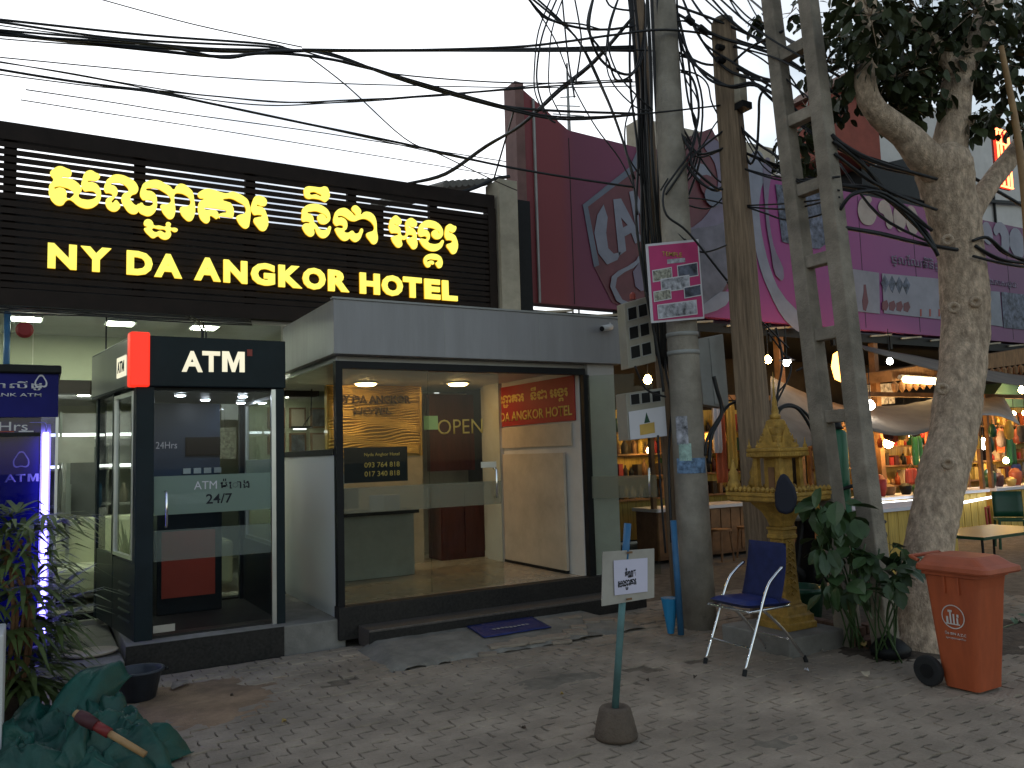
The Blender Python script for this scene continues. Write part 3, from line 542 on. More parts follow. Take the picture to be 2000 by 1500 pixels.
# inside of the porch
box('right_wall', M['whitewall'], porch, 5.26, 5.35, 7.552, 9.9, .335, 2.63)
bn = box('banner', M['redcloth'], None, 5.243, 5.258, 7.62, 9.70, 2.06, 2.57); tag(bn, 'red banner with gold lettering on the inner side wall of the porch', 'banner')
khmer_small(range(13), M['goldprint'], bn, (5.24, 9.6, 2.29), (0, -1, 0), (0, 0, 1), 1.85, .22); text('lettering', 'NY DA ANGKOR HOTEL', M['goldprint'], bn, (5.24, 9.62, 2.12), (0, -1, 0), (0, 0, 1), w=1.95, h=.12, ext=.002, off=.02)
pb = thing('notice_hoarding', 'plain pale board leaning against the inner side wall of the porch', 'panel', (5.2, 8.5, .34)); box('board', M['beige'], pb, 5.21, 5.24, 7.84, 9.25, .37, 1.70); box('edge_strip', M['dark'], pb, 5.20, 5.245, 7.84, 9.25, .34, .37)
box('shelf_board', M['beige'], porch, 5.235, 5.256, 7.7, 9.66, 1.78, 2.04)
rc = thing('red_wood_cabinet', 'dark red wooden cabinet at the back of the porch', 'cabinet', (5, 9.95, .34))
box('body', M['redwood'], rc, 4.62, 5.30, 9.9, 10.3, .34, 1.28); box('top', M['darkstone'], rc, 4.58, 5.34, 9.86, 10.34, 1.28, 1.32)
for i in range(2): box('door', M['redwood'], rc, 4.64+i*.33, 4.95+i*.33, 9.885, 9.9, .42, 1.24)
box('upper_panel', M['redwood'], rc, 4.62, 5.30, 10.2, 10.3, 1.5, 2.55)
# gold reception wall and desk
gw = box('wall', M['gold'], porch, 3.12, 4.40, 9.95, 10.05, 1.72, 2.63)
box('wall', M['beige'], porch, 3.12, 4.40, 9.96, 10.05, .335, 1.72); box('wall', M['beige'], porch, 4.2, 5.6, 11.0, 11.1, .335, 2.63)
wv = MB(); random.seed(11)
for i in range(34):
    pts = []
    for j in range(26):
        x = 3.14+j*.049; z = 1.74+i*.026+.03*sin(x*5+i*.55)+.03*noise.noise(Vector((x*3, i*.2, 0))); pts.append(V(x, 9.942, z))
    wv.tube(pts, .017, 5)
stuff(wv.build('wave_relief', M['gold'], gw, smooth=True))
text('lettering', 'NY DA ANGKOR', M['goldtext'], gw, (3.22, 9.90, 2.40), (1, 0, 0), (0, 0, 1), w=1.0, h=.10, ext=.01, off=.03); text('lettering', 'HOTEL', M['goldtext'], gw, (3.45, 9.90, 2.26), (1, 0, 0), (0, 0, 1), w=.5, h=.085, ext=.01, off=.03)
rd = thing('reception_desk', 'low reception desk with a dark stone top seen through the porch glass', 'desk', (3.3, 9.2, .34))
box('body', M['grey'], rd, 2.75, 3.85, 9.0, 9.4, .34, 1.05); box('top', M['darkstone'], rd, 2.7, 3.9, 8.95, 9.45, 1.05, 1.09)
ms = thing('monitor', 'small dark monitor on the reception desk', 'monitor', (3.0, 9.2, 1.09)); box('screen', M['black'], ms, 2.85, 3.25, 9.2, 9.23, 1.13, 1.36); box('stand', M['black'], ms, 3.0, 3.05, 9.2, 9.25, 1.09, 1.13)
bx = MB().obox((3.55, 9.15, 1.18), (.12, .05, 0), (-.05, .1, 0), (0, 0, .09)).build('box', M['lilac']); tag(bx, 'pale blue box on the reception desk', 'box')
# notices stuck on the fixed pane
for i, (xa, ya, xb, yb, m_, lb) in enumerate([(672, 938, 795, 872, M['ink'], 'dark phone number notice stuck inside the fixed glass pane'), (671, 945, 690, 925, M['paper'], 'small pale slip below the phone number notice'), (685, 905, 703, 882, M['red'], 'small red card beside the phone number notice'), (686, 928, 703, 906, M['redcloth'], 'small dark red card under the red card')]):
    a = aty(xa, ya, GY+.012+.003*i); b_ = aty(xb, yb, GY+.012+.003*i)
    if i == 0: a.z -= .03
    o = box('notice', m_, None, a.x, b_.x, GY+.0075+.003*i, GY+.0095+.003*i, a.z, b_.z); tag(o, lb, 'notice')
    if i == 0:
        for k_, s_ in enumerate(('093 764 818', '017 340 818')):
            text('lettering', s_, M['goldprint'], o, (a.x+.20, GY+.006, a.z+.055+(1-k_)*.085), (1, 0, 0), (0, 0, 1), w=.36, h=.05, ext=.0012, off=.01)
        text('lettering', 'Nyda Angkor Hotel', M['goldprint'], o, (a.x+.20, GY+.006, a.z+.24), (1, 0, 0), (0, 0, 1), w=.36, h=.04, ext=.0012, off=.01)
# two warm downlights in the porch ceiling
for i, (x, y) in enumerate(((3.47, 9.51), (4.61, 9.28))):
    t = thing('downlight', ['warm glowing ceiling lamp before the gold wave wall', 'warm round downlight above the red cabinet'][i], 'ceiling light', (x, y, 2.63), 'warm lamps in the porch ceiling')
    MB().lathe([(.13, 0), (.15, 0), (.15, -.02), (.13, -.02)], (x, y, 2.63), 20).build('rim', M['white'], t); MB().lathe([(.125, -.004), (.125, -.03), (.1, -.045)], (x, y, 2.63), 20).build('lens', E_['warm'], t)
# dome camera and cctv
cc = thing('security_camera', 'small white security camera under the right end of the porch roof', 'camera', (5.7, 7.3, 3.05))
p = aty(1188, 640, 7.36); MB().tube([p+V(-.1, -.02, -.02), p+V(.06, .03, .015)], .036, 12).build('body', M['white'], cc, smooth=True); MB().tube([p+V(-.108, -.022, -.022), p+V(-.1, -.02, -.02)], .03, 12).build('lens', M['black'], cc); MB().tube([p+V(.05, .03, .015), p+V(.07, .06, .06)], .015, 8).build('bracket', M['white'], cc)
wp = MB().prism([(5.0, 9.0, 3.21), (5.72, 9.0, 3.21), (5.72, 9.0, 3.46), (5.45, 9.0, 3.40)], (0, .12, 0)).build('parapet_wall', M['beige']); tag(wp, 'beige broken parapet stub above the right end of the porch roof', 'wall')
cb = MB().tube(cat([(4.95, 8.9, 3.24), (5.05, 8.85, 3.34), (5.2, 8.85, 3.36), (5.35, 8.9, 3.28)], 5), .012, 6).build('hose', M['grey'], smooth=True); tag(cb, 'pale hose lying on top of the porch roof', 'hose')
# door mat
def mat_pt(i, j):
    x = 3.52+.72*j/16+.04*(i/10); y = 6.68+.43*i/10
    return V(x, y, max(ramp(x, y), .004)+.014+.004*noise.noise(Vector((x*9, y*9, 4))))
mt = MB().sheet([[mat_pt(i, j) for j in range(17)] for i in range(11)]).build('door_mat', M['bluecover'], solid=.008, smooth=True); tag(mt, 'blue door mat lying below the hotel step', 'mat')
ml = MB()
for k_ in range(9):
    x = 3.72+k_*.045; y = 6.86; ml.obox((x, y, ramp(x, y)+.022), (.014, 0, 0), (0, .02, 0), (0, 0, .001))
stuff(ml.build('faded_lettering', M['grey'], mt))
# ================================================================ ATM booth
BX0, BX1, BY0, BY1, BZ0, BZ1 = .73, 1.99, 7.60, 9.20, .24, 2.82
pb = MB().box(.66, 2.50, 7.47, 9.24, -.05, .24).build('booth_plinth', M['concrete'], bevel=.012); struct(pb)
fm = MB().box(.655, 1.93, 7.455, 7.469, -.04, .238).build('plinth_facing', M['darkstone'], pb)
atm = thing('atm_booth', 'dark teal glass ATM booth with a lit red corner block on its header', 'ATM booth', (1.4, 8.4, .24))
box('header', M['teal'], atm, BX0-.035, BX1, BY0-.02, BY1, 2.37, 2.81, bevel=.01)
sp = MB().box(BX0-.039, BX0-.0355, BY0+.05, BY1-.02, 2.39, 2.79).build('side_fascia', mat('brushed grey fascia', (.2, .2, .18), .3, metal=.15, var=.1), atm)
box('red_light', E_['red'], atm, BX0-.055, BX0+.10, BY0-.045, BY0+.09, 2.365, 2.835, bevel=.015)
a0 = aty(355, 726, BY0-.03)
for ch, xa, xb in (('A', 355, 396), ('T', 395, 430), ('M', 434, 478)):
    q0 = aty(xa, 726, BY0-.026); q1 = aty(xb, 726, BY0-.026); text('letter', ch, E_['atm'], atm, (q0.x, BY0-.021, q0.z), (1, 0, 0), (0, 0, 1), w=q1.x-q0.x, h=.185, ext=.006, off=.035)
q0 = aty(483, 695, BY0-.03); box('logo_square', M['red'], atm, q0.x, q0.x+.045, BY0-.026, BY0-.021, q0.z, q0.z+.06)
q0 = atx(220, 745, BX0-.03); box('side_sign', E_['atm'], atm, BX0-.047, BX0-.0395, BY0+.18, BY0+.50, 2.48, 2.66)
text('letter', 'ATM', M['teal'], atm, (BX0-.049, BY0+.46, 2.52), (0, -1, 0), (0, 0, 1), w=.24, h=.1, ext=.002, off=.02)
# posts, sills, glass
for x0, x1, y0, y1, h in ((BX0, BX0+.14, BY0, BY0+.10, 0), (BX1-.085, BX1-.01, BY0, BY0+.08, 0), (BX0, BX0+.07, BY1-.08, BY1, 0), (BX1-.08, BX1, BY1-.08, BY1, 0), (BX0, BX0+.05, BY0+.82, BY0+.88, 0)):
    box('post', M['teal'], atm, x0, x1, y0, y1, BZ0, 2.368, bevel=.004)
box('door_jamb', M['alu'], atm, BX1-.125, BX1-.0855, BY0+.01, BY0+.05, BZ0, 2.36)
box('side_panel', M['teal'], atm, BX0+.004, BX0+.045, BY0+.101, BY0+.819, BZ0, .88)
for i in range(5): MB().obox((BX0+.001, BY0+.37, .38+i*.075), (.008, 0, .012), (0, .2, 0), (.001, 0, .006)).build('louvre_slat', M['teal'], atm)
sf = MB(); y0, y1, z0, z1 = BY0+.12, BY0+.80, .90, 2.34
for a in ((y0, y0+.03, z0, z1), (y1-.03, y1, z0, z1), (y0+.03, y1-.03, z0, z0+.03), (y0+.03, y1-.03, z1-.03, z1)): sf.box(BX0-.004, BX0+.03, *a)
sf.build('side_window_frame', M['alu'], atm)
box('side_window', M['glass'], atm, BX0+.01, BX0+.018, y0+.031, y1-.031, z0+.031, z1-.031)
box('rear_side_window', M['glass'], atm, BX0+.01, BX0+.018, BY0+.885, BY1-.085, .9, 2.36)
box('rear_side_panel', M['teal'], atm, BX0+.004, BX0+.04, BY0+.885, BY1-.085, BZ0, .9)
rs = MB(); 
for a in ((BY0+.101, BY0+.14, .9, 2.34), (BY1-.16, BY1-.12, .9, 2.34), (BY0+.14, BY1-.16, .9, .94), (BY0+.14, BY1-.16, 2.3, 2.34)): rs.box(BX1-.045, BX1-.015, *a)
rs.build('right_window_frame', M['alu'], atm)
box('right_window', M['glass'], atm, BX1-.036, BX1-.028, BY0+.141, BY1-.161, .941, 2.299)
box('right_film', M['frostgreen'], atm, BX1-.038, BX1-.0365, BY0+.141, BY1-.161, 1.30, 1.72)
box('right_panel', M['teal'], atm, BX1-.05, BX1-.01, BY0+.081, BY1-.081, BZ0, .9)
box('floor', M['darkstone'], atm, BX0+.05, BX1-.05, BY0+.05, BY1-.05, BZ0, BZ0+.02)
box('ceiling', M['dark'], atm, BX0+.05, BX1-.05, BY0+.05, BY1-.05, 2.33, 2.369)
dg_ = box('door', M['smoked'], atm, BX0+.147, BX1-.126, BY0+.03, BY0+.042, BZ0+.05, 2.34, label='glass door with frosted band')
box('film_band', M['frostgreen'], dg_, BX0+.149, BX1-.128, BY0+.0275, BY0+.0295, 1.27, 1.60); box('film_band', M['frostthin'], dg_, BX0+.149, BX1-.128, BY0+.0275, BY0+.0295, .88, 1.14)
text('lettering', 'ATM', M['paper'], dg_, (1.20, BY0+.0255, 1.475), (1, 0, 0), (0, 0, 1), w=.19, h=.07, ext=.0015)
text('lettering', 'ម៉ោង', M['ink'], dg_, (1.42, BY0+.0255, 1.47), (1, 0, 0), (0, 0, 1), w=.25, h=.09, ext=.0015, off=.005)
text('lettering', '24/7', M['ink'], dg_, (1.30, BY0+.0255, 1.345), (1, 0, 0), (0, 0, 1), w=.22, h=.085, ext=.0015, off=.01)
pull(dg_, BX0+.24, BY0+.03, 1.17, 1.47, (0, -1, 0))
box('foot_plate', M['alu'], dg_, BX0+.15, BX0+.32, BY0+.02, BY0+.029, BZ0+.05, BZ0+.11)
for ch_ in [atm]+list(atm.children_recursive):      # the left wall of the booth runs outwards towards the back
    if ch_.type == 'MESH':
        for v in ch_.data.vertices: v.co.x -= .135*max(0, v.co.y-BY0)*(BX1-v.co.x)/(BX1-BX0)
# cash machine inside
cm = thing('cash_machine', 'dark cash machine with a red lower front inside the ATM booth', 'cash machine', (1.35, 8.7, .26))
box('cabinet', M['teal'], cm, 1.02, 1.62, 8.62, 9.1, .26, 1.28, bevel=.01)
box('lower_door', mat('orange red enamel', (.62, .07, .03), .4, var=.08), cm, 1.06, 1.55, 8.60, 8.618, .42, 1.05)
box('back_wall', mat('slate fascia', (.03, .05, .085), .35), cm, .95, 1.66, 8.95, 9.08, 1.28, 2.32)
MB().obox((1.32, 8.72, 1.33), (.3, 0, 0), (0, .14, .05), (0, -.012, .03)).build('keypad_shelf', M['grey'], cm)
box('screen_frame', M['dark'], cm, 1.32, 1.66, 8.925, 8.948, 1.78, 1.97); box('screen', M['black'], cm, 1.335, 1.645, 8.918, 8.925, 1.795, 1.955)
for i in range(4): box('card_slot', M['alu'], cm, 1.30+i*.1, 1.37+i*.1, 8.93, 8.948, 1.60, 1.655)
for i in range(3): box('button', M['grey'], cm, 1.315+i*.11, 1.345+i*.11, 8.94, 8.95, 1.50, 1.53)
text('lettering', '24Hrs', M['paper'], cm, (1.04, 8.94, 1.86), (1, 0, 0), (0, 0, 1), w=.2, h=.07, ext=.0015)
for i, (x, y) in enumerate(((1.12, 7.9), (1.42, 8.4), (1.68, 7.95), (1.84, 8.8))):
    t = thing('spot_light', 'white round spot in the ATM booth ceiling, %s' % ['front left', 'middle', 'front right', 'rear right'][i], 'ceiling light', (x, y, 2.33), 'spots in the ATM booth ceiling')
    MB().lathe([(.045, 0), (.052, -.0), (.052, -.012), (.045, -.012)], (x, y, 2.329), 14).build('rim', M['white'], t); MB().lathe([(.04, -.006), (.04, -.018)], (x, y, 2.329), 14).build('lens', E_['led'], t)
for i, (px, py) in enumerate(((400, 655), (392, 650))):
    a = aty(px, py, 8.2); o = MB().tube(cat([V(a.x, 8.2, 2.81), V(a.x+.01, 8.25, 3.0), V(a.x-.02*i, 9.0, 3.24)], 5), .009, 6).build('power_cable', M['cable'], smooth=True); tag(o, ['black power cable rising from the ATM booth roof', 'second thinner power cable beside the one on the booth roof'][i], 'cable')
# ================================================================ blue bank kiosk at the left edge
kio = thing('bank_kiosk', 'dark blue bank kiosk with a bright violet light strip behind glass', 'kiosk', (-.3, 7.7, .15))
KB = mat('deep blue panel', (.010, .010, .13), .5, var=.3, scale=2, spec=.15)
box('body', KB, kio, -.95, .03, 7.52, 8.5, .15, 2.44)
box('top_cap', M['black'], kio, -1.0, .165, 7.38, 8.5, 2.44, 2.51, bevel=.015)
box('header_panel', KB, kio, -.95, .145, 7.41, 7.43, 2.10, 2.44)
box('counter_ledge', M['black'], kio, -.9, .03, 7.42, 7.52, 1.95, 1.98)
box('side_glass', glass_mat('blue tinted glass', (.5, .55, .9)), kio, .135, .145, 7.44, 8.45, .2, 2.10)
fgk = box('front_glass', glass_mat('violet tinted glass', (.6, .6, .95)), kio, -.95, .134, 7.445, 7.452, .2, 2.098)
box('edge_trim', M['alu'], kio, .13, .15, 7.42, 7.444, .15, 2.10)
box('base', M['concrete'], kio, -.98, .16, 7.4, 8.5, .15, .2)
box('light_strip', E_['strip'], kio, .045, .085, 7.475, 7.505, .42, 1.98)
box('strip_backing', M['paper'], kio, .03, .10, 7.508, 7.519, .3, 2.05)
MB().tube(cat([(-.05, 7.48, 2.06), (.04, 7.48, 2.06), (.065, 7.48, 2.04), (.065, 7.48, 1.98)], 4), .008, 6).build('lamp_arm', M['chrome'], kio, smooth=True)
def onk(px, py): p = aty(px, py, 7.405); return p
text('lettering', 'តាលីដូ', M['paper'], kio, (-.33, 7.408, 2.31), (1, 0, 0), (0, 0, 1), w=.36, h=.07, ext=.0015, off=.008)
text('lettering', 'BANK ATM', M['paper'], kio, (-.33, 7.408, 2.26), (1, 0, 0), (0, 0, 1), w=.36, h=.026, ext=.0015, off=.008)
def ring_poly(c, pts, s, t): 
    return [[(c[0]+x*s, c[1]+y*s) for x, y in pts], [(c[0]+x*(s-t), c[1]+y*(s-t)) for x, y in pts]]
BUD = [(0, 1), (.55, .4), (.8, -.3), (.6, -.8), (0, -.75), (-.6, -.8), (-.8, -.3), (-.55, .4)]
c = onk(80, 745); outline('logo', ring_poly((c.x, c.z), BUD, .055, .014), M['paper'], kio, ((0, 7.408, 0), (1, 0, 0), (0, 0, 1)), .002)
text('lettering', 'Hrs', M['paper'], kio, (-.25, 7.44, 1.995), (1, 0, 0), (0, 0, 1), w=.19, h=.07, ext=.0015)
text('lettering', '24', M['paper'], kio, (-.42, 7.44, 1.995), (1, 0, 0), (0, 0, 1), w=.13, h=.08, ext=.0015)
c = onk(47, 898); outline('logo', ring_poly((c.x-.02, c.z), BUD, .07, .012), M['paper'], kio, ((0, 7.514, 0), (1, 0, 0), (0, 0, 1)), .002)
text('lettering', 'AT', M['paper'], kio, (c.x-.13, 7.516, c.z-.17), (1, 0, 0), (0, 0, 1), w=.14, h=.06, ext=.0015, off=.02); text('lettering', 'M', M['paper'], kio, (c.x+.025, 7.516, c.z-.17), (1, 0, 0), (0, 0, 1), w=.075, h=.06, ext=.0015)
for i in range(3): box('card_sticker', [M['photo3'], M['red'], M['paper']][i], kio, -.38+i*.13, -.28+i*.13, 7.425, 7.436, 1.985, 1.994)
wm = MB().lathe([(.02, 0), (.19, .01), (.21, .03), (.2, .035), (.03, .02)], (0, 0, 0), 18, sy=.8).build('crumpled_sheet', M['beige'], smooth=True); tag(wm, 'pale crumpled sheet lying between the kiosk and the ATM booth', 'sheet'); wm.location = (.42, 7.75, .155)
# ================================================================ bucket, litter, tarpaulin, broom
bk = thing('bucket', 'dark bowl-shaped plastic bucket beside the ATM booth plinth', 'bucket', (.68, 6.72, 0))
MB().lathe([(.10, .0), (.115, .0), (.155, .19), (.175, .195), (.175, .21), (.158, .212), (.148, .19), (.108, .015), (.02, .012)], (.68, 6.72, .005), 28).build('tub', mat('slate plastic', (.035, .042, .06), .45, var=.3, scale=9, dirt=.5), bk, smooth=True)
for s in (-1, 1): MB().tube([(.68+s*.165, 6.68, .2), (.68+s*.195, 6.70, .19), (.68+s*.195, 6.74, .19), (.68+s*.165, 6.76, .2)], .008, 6).build('handle', M['black'], bk)
random.seed(21)
def leafscrap(name, x, y, z, r, m_, label, cat_, grp=None, a=None):
    a = random.uniform(0, 6) if a is None else a; u = V(cos(a), sin(a), 0)*r; w = V(-sin(a), cos(a), 0)*r*.45; c = V(x, y, z)
    o = MB().sheet([[c-u, c-u*.5+w*.7+V(0,0,.01), c+w+V(0,0,.022), c+u*.6+w*.6+V(0,0,.012), c+u], [c-u, c-u*.5+V(0,0,.004), c, c+u*.5, c+u+V(0,0,.004)], [c-u, c-u*.5-w*.7+V(0,0,.012), c-w+V(0,0,.02), c+u*.6-w*.6, c+u]]).build(name, m_, smooth=True, solid=.002); tag(o, label, cat_, grp); return o
dryleaf = mat('dry leaf', (.34, .23, .07), .7, var=.3, scale=12); rag = mat('rag', (.26, .22, .19), .9, var=.3, scale=9)
leafscrap('dry_leaf', .42, 6.75, .02, .11, dryleaf, 'yellow dry leaf to the left of the bucket', 'leaf')
leafscrap('rag', .98, 6.85, .025, .13, rag, 'crumpled beige rag to the right of the bucket', 'rag')
for i in range(16):
    x = random.uniform(.3, 6.0); y = random.uniform(3.3, 6.6)
    leafscrap('litter_scrap', x, y, .012, random.uniform(.012, .03), random.choice([dryleaf, rag, M['paper'], M['soil']]), 'tiny scrap of litter on the pavement', 'litter', 'scraps of litter on the pavement')
p = atz(1690, 1318, .03); leafscrap('dry_leaf', p.x, p.y, .035, .07, mat('pale leaf', (.5, .42, .3), .7), 'pale dry leaf lying below the tree', 'leaf')
p = atz(1685, 1258, .08); leafscrap('dry_leaf', p.x, p.y, .08, .07, dryleaf, 'yellow dry leaf under the tree shrub', 'leaf')
# tarpaulin heap: folded sheet with ridges
def tarp_h(u, v):
    x, y = u, v
    r1 = 1-abs(noise.noise(Vector((x*4.2, y*4.2, 3))))*3.2; r2 = 1-abs(noise.noise(Vector((x*9+3, y*6, 8))))*2.8; r3 = noise.noise(Vector((x*3, y*3, 1))); r4 = 1-abs(noise.noise(Vector((x*19+3, y*17, 4))))*2.5
    return max(0, r1)**1.4*.14 + max(0, r2)**1.5*.035 + r3*.09 + .012*noise.noise(Vector((x*26, y*26, 6)))
def tarp_pt(i, j, n):
    u = -1+2*i/n; v = -1+2*j/n; d = max(abs(u), abs(v)); rr = sqrt(u*u+v*v)+1e-6; k = d/rr; x = u*k; y = v*k; d2 = sqrt(x*x+y*y)
    edge = 1+.16*noise.noise(Vector((x*2.2, y*2.2, 5)))
    X = .16+x*.48*edge+.05*noise.noise(Vector((x*5, y*5, 2))); Y = 5.42+y*.50*edge+.06*noise.noise(Vector((x*5, y*5, 12)))
    h = (tarp_h(X, Y)+.17)*min(1, (1.02-d2)*3.2)**.6 if d2 < 1.02 else 0
    return V(X+.05*noise.noise(Vector((X*12, Y*12, h*9))), Y, max(.004, h)+.006*noise.noise(Vector((X*30, Y*30, 0))))
tp = thing('tarpaulin', 'crumpled green tarpaulin heaped on the pavement', 'tarpaulin', (.2, 5.4, 0))
MB().sheet([[tarp_pt(i, j, 90) for j in range(91)] for i in range(91)]).build('heap', M['tarp'], tp, smooth=True, solid=.004, fix=False)
# raised fold pointing to the bucket
fl = []
for i in range(15):
    t = i/14; c = V(-.02+.50*t, 5.45+.55*t, .12+.34*sin(min(1, t*1.06)*pi*.62)); row = []
    for j in range(13):
        s = -1+j/6; w = .20*(1-t*.45); row.append(c+V(.75*s*w, -.35*s*w, -abs(s)**1.6*(.10+.22*(1-t))+.05*sin(s*7+t*6)*(1-t*.6)+.02*noise.noise(Vector((t*6, s*4, 3)))))
    fl.append(row)
MB().sheet(fl).build('raised_fold', M['tarp'], tp, smooth=True, solid=.004, fix=False)
for li, (lx, ly, ra, rb, hh, a0) in enumerate(((.50, 5.22, .20, .14, .24, 0.2), (.30, 5.02, .20, .14, .2, 1.4), (-.05, 5.05, .24, .15, .27, 2.2), (.42, 5.58, .17, .12, .22, -.5))):
    lb = []
    for i in range(25):
        row = []
        for j in range(21):
            a = a0+2*pi*i/24; s = j/20; fr_ = 1+.28*sin(a*5+li)+.16*sin(a*11+li*2); r = s*fr_
            hgt = hh*(cos(min(1, s*1.05)*pi*.5)**.7)*(1+.45*sin(a*4+li*1.7)*s)+.05*noise.noise(Vector((cos(a)*s*4, sin(a)*s*4, li*9)))
            row.append(V(lx+cos(a)*r*ra*1.25, ly+sin(a)*r*rb*1.25, max(.01, hgt)+.02*noise.noise(Vector((cos(a)*s*11, sin(a)*s*11, li*5)))))
        lb.append(row)
    MB().sheet(lb).build('fold', M['tarp'], tp, smooth=True, solid=.004, fix=False)
br = thing('broom', 'bamboo broom handle with a red and dark wrapped grip lying on the green tarpaulin', 'broom', (.5, 5.4, .3))
a, b_ = aty(150, 1395, 4.95), aty(284, 1474, 4.72)
dv = (b_-a)
MB().tube([a+dv*.30, b_], [.019, .017], 10).build('handle', M['bamboo'], br, smooth=True); MB().tube([a+dv*.26, a+dv*.48], .026, 10).build('red_binding', M['redgrip'], br, smooth=True)
MB().tube([a+dv*.02, a+dv*.12, a+dv*.28], [.03, .036, .03], 10).build('dark_wrap', M['maroon'], br, smooth=True); MB().tube([a-dv*.03, a+dv*.06], [.02, .024], 10).build('tip', M['bamboo'], br, smooth=True)
# ---- palm shrub at the left edge
pal = thing('palm_shrub', 'dark green fan palm shrub standing before the blue kiosk', 'plant', (-.1, 6.2, 0))
MB().lathe([(.16, 0), (.22, .32), (.24, .34), (.2, .34), (.19, .30)], (-.14, 6.2, 0), 20).build('pot', M['brownpot'], pal)
random.seed(33)
for k_ in range(9):
    bx_ = -.14+random.uniform(-.1, .1); by_ = 6.2+random.uniform(-.1, .1); MB().tube(cat([V(bx_, by_, .3), V(bx_+random.uniform(-.1, .12), by_+random.uniform(-.1, .1), .8), V(bx_+random.uniform(-.2, .25), by_+random.uniform(-.2, .1), 1.25)], 4), .013, 6).build('stem', M['stall'], pal, smooth=True)
for k_ in range(125):
    a = random.uniform(0, 2*pi); z0 = random.uniform(.3, 1.42); r0 = random.uniform(.04, .26)*(1 if z0 > .5 else 1.2)
    c = V(-.10+cos(a)*r0, 6.15+sin(a)*r0, z0); up = random.uniform(-.1, .9) if z0 > .8 else random.uniform(-.4, .5)
    ax = V(cos(a), sin(a), up).normalized(); side = V(-sin(a), cos(a), 0); fan = MB(); nb = random.randint(5, 8)
    for q in range(nb):
        t = -1.15+2.3*q/(nb-1); dr_ = (ax*cos(t)+side*sin(t)).normalized(); ln = random.uniform(.26, .46)*(1-.15*abs(t)); wd = V(dr_.y, -dr_.x, .0).normalized()*.017 if abs(dr_.z) < .95 else side*.02
        pts = [c+dr_*ln*s+V(0, 0, -.38*ln*s*s*s) for s in (0, .3, .65, 1)]
        fan.add([pts[0], pts[1]+wd, pts[1]-wd, pts[2]+wd*.85, pts[2]-wd*.85, pts[3]], [(0, 1, 2), (1, 3, 4, 2), (3, 5, 4)])
    fan.build('leaf', M['palm'], pal, fix=False)
pa = aty(8, 1240, 5.3)
wb = thing('planter_box', 'white planter box cut off by the left edge', 'planter', (-.6, 5.4, 0)); box('box', M['white'], wb, -1.2, pa.x, 5.3, 5.7, 0, pa.z, bevel=.01); box('soil', M['soil'], wb, -1.15, pa.x-.04, 5.34, 5.66, pa.z-.05, pa.z+.005)
# ================================================================ sign on a post
po = thing('sign_post', 'small white board with a Khmer notice on a teal post set in a brown pot', 'sign', (3.0, 4.05, 0))
bx0 = 3.02; by0 = 4.08
MB().lathe([(.125, 0), (.13, .02), (.112, .10), (.095, .165), (.085, .178), (.06, .18), (.05, .172)], (bx0, by0, .002), 24).build('base', M['brownpot'], po, smooth=True)
top = aty(1226, 1022, by0); bot = V(bx0, by0, .16)
mid = bot+(top-bot)*.72
MB().tube([bot, mid], .0215, 12).build('post', M['tealpost'], po, smooth=True); MB().tube([mid, top], .0225, 12).build('post_top', M['bluepipe'], po, smooth=True)
SYP = by0-.03
c0 = [aty(1178, 1078, SYP), aty(1282, 1072, SYP), aty(1282, 1168, SYP), aty(1176, 1184, SYP)]
MB().prism([(p.x, SYP+.012*0+(.02 if i in (1, 2) else 0), p.z) for i, p in enumerate(c0)], (0, .008, 0)).build('board', M['board'], po)
c1 = [aty(1199, 1095, SYP-.006), aty(1268, 1090, SYP-.006), aty(1268, 1156, SYP-.006), aty(1201, 1163, SYP-.006)]
MB().prism([(p.x, SYP-.004+(.014 if i in (1, 2) else 0), p.z) for i, p in enumerate(c1)], (0, .002, 0)).build('notice_paper', M['lilac'], po)
q = aty(1222, 1130, SYP-.006); text('lettering', 'ចំណត', M['ink'], po, (q.x, SYP-.003, q.z), (1, .06, .05), (0, 0, 1), w=.085, h=.062, ext=.0012, off=.03)
q = aty(1208, 1156, SYP-.006); khmer_small(range(6), M['ink'], po, (q.x, SYP-.004, q.z), (1, .06, .05), (0, 0, 1), .145, .062, .0012)
for px, py in ((1230, 1079), (1229, 1170)): p = aty(px, py, SYP-.004); box('clip', M['stall'], po, p.x-.02, p.x+.02, SYP-.006, SYP-.001, p.z-.006, p.z+.006)
# ================================================================ chair
ch = thing('folding_chair', 'blue upholstered folding chair with shiny chrome tube legs', 'chair', (4.9, 4.85, 0))
def cp(f, s, z): return V(4.98-f+.03*s, 4.80+s, z)          # f towards the hotel step side, s along the facade depth
random.seed(5)
for s in (-.215, .215):
    leg = MB().tube(cat([cp(.37, s, .03), cp(.24, s, .30), cp(.10, s, .60), cp(.0, s*.99, .70), cp(-.10, s*.96, .76)], 5), .0115, 10).build('front_leg', M['chrome'], ch, smooth=True)
    MB().tube([cp(.378, s, 0), cp(.365, s, .045)], .017, 10).build('rubber_foot', M['rubber'], leg)
    leg = MB().tube(cat([cp(-.30, s*.93, .03), cp(-.08, s*.93, .28), cp(.14, s*.93, .46)], 5), .0115, 10).build('rear_leg', M['chrome'], ch, smooth=True)
    MB().tube([cp(-.315, s*.93, 0), cp(-.295, s*.93, .045)], .017, 10).build('rubber_foot', M['rubber'], leg)
MB().tube([cp(.30, -.215, .19), cp(.30, .215, .19)], .009, 8).build('front_stretcher', M['chrome'], ch); MB().tube([cp(-.17, -.2, .19), cp(-.17, .2, .19)], .009, 8).build('rear_stretcher', M['chrome'], ch)
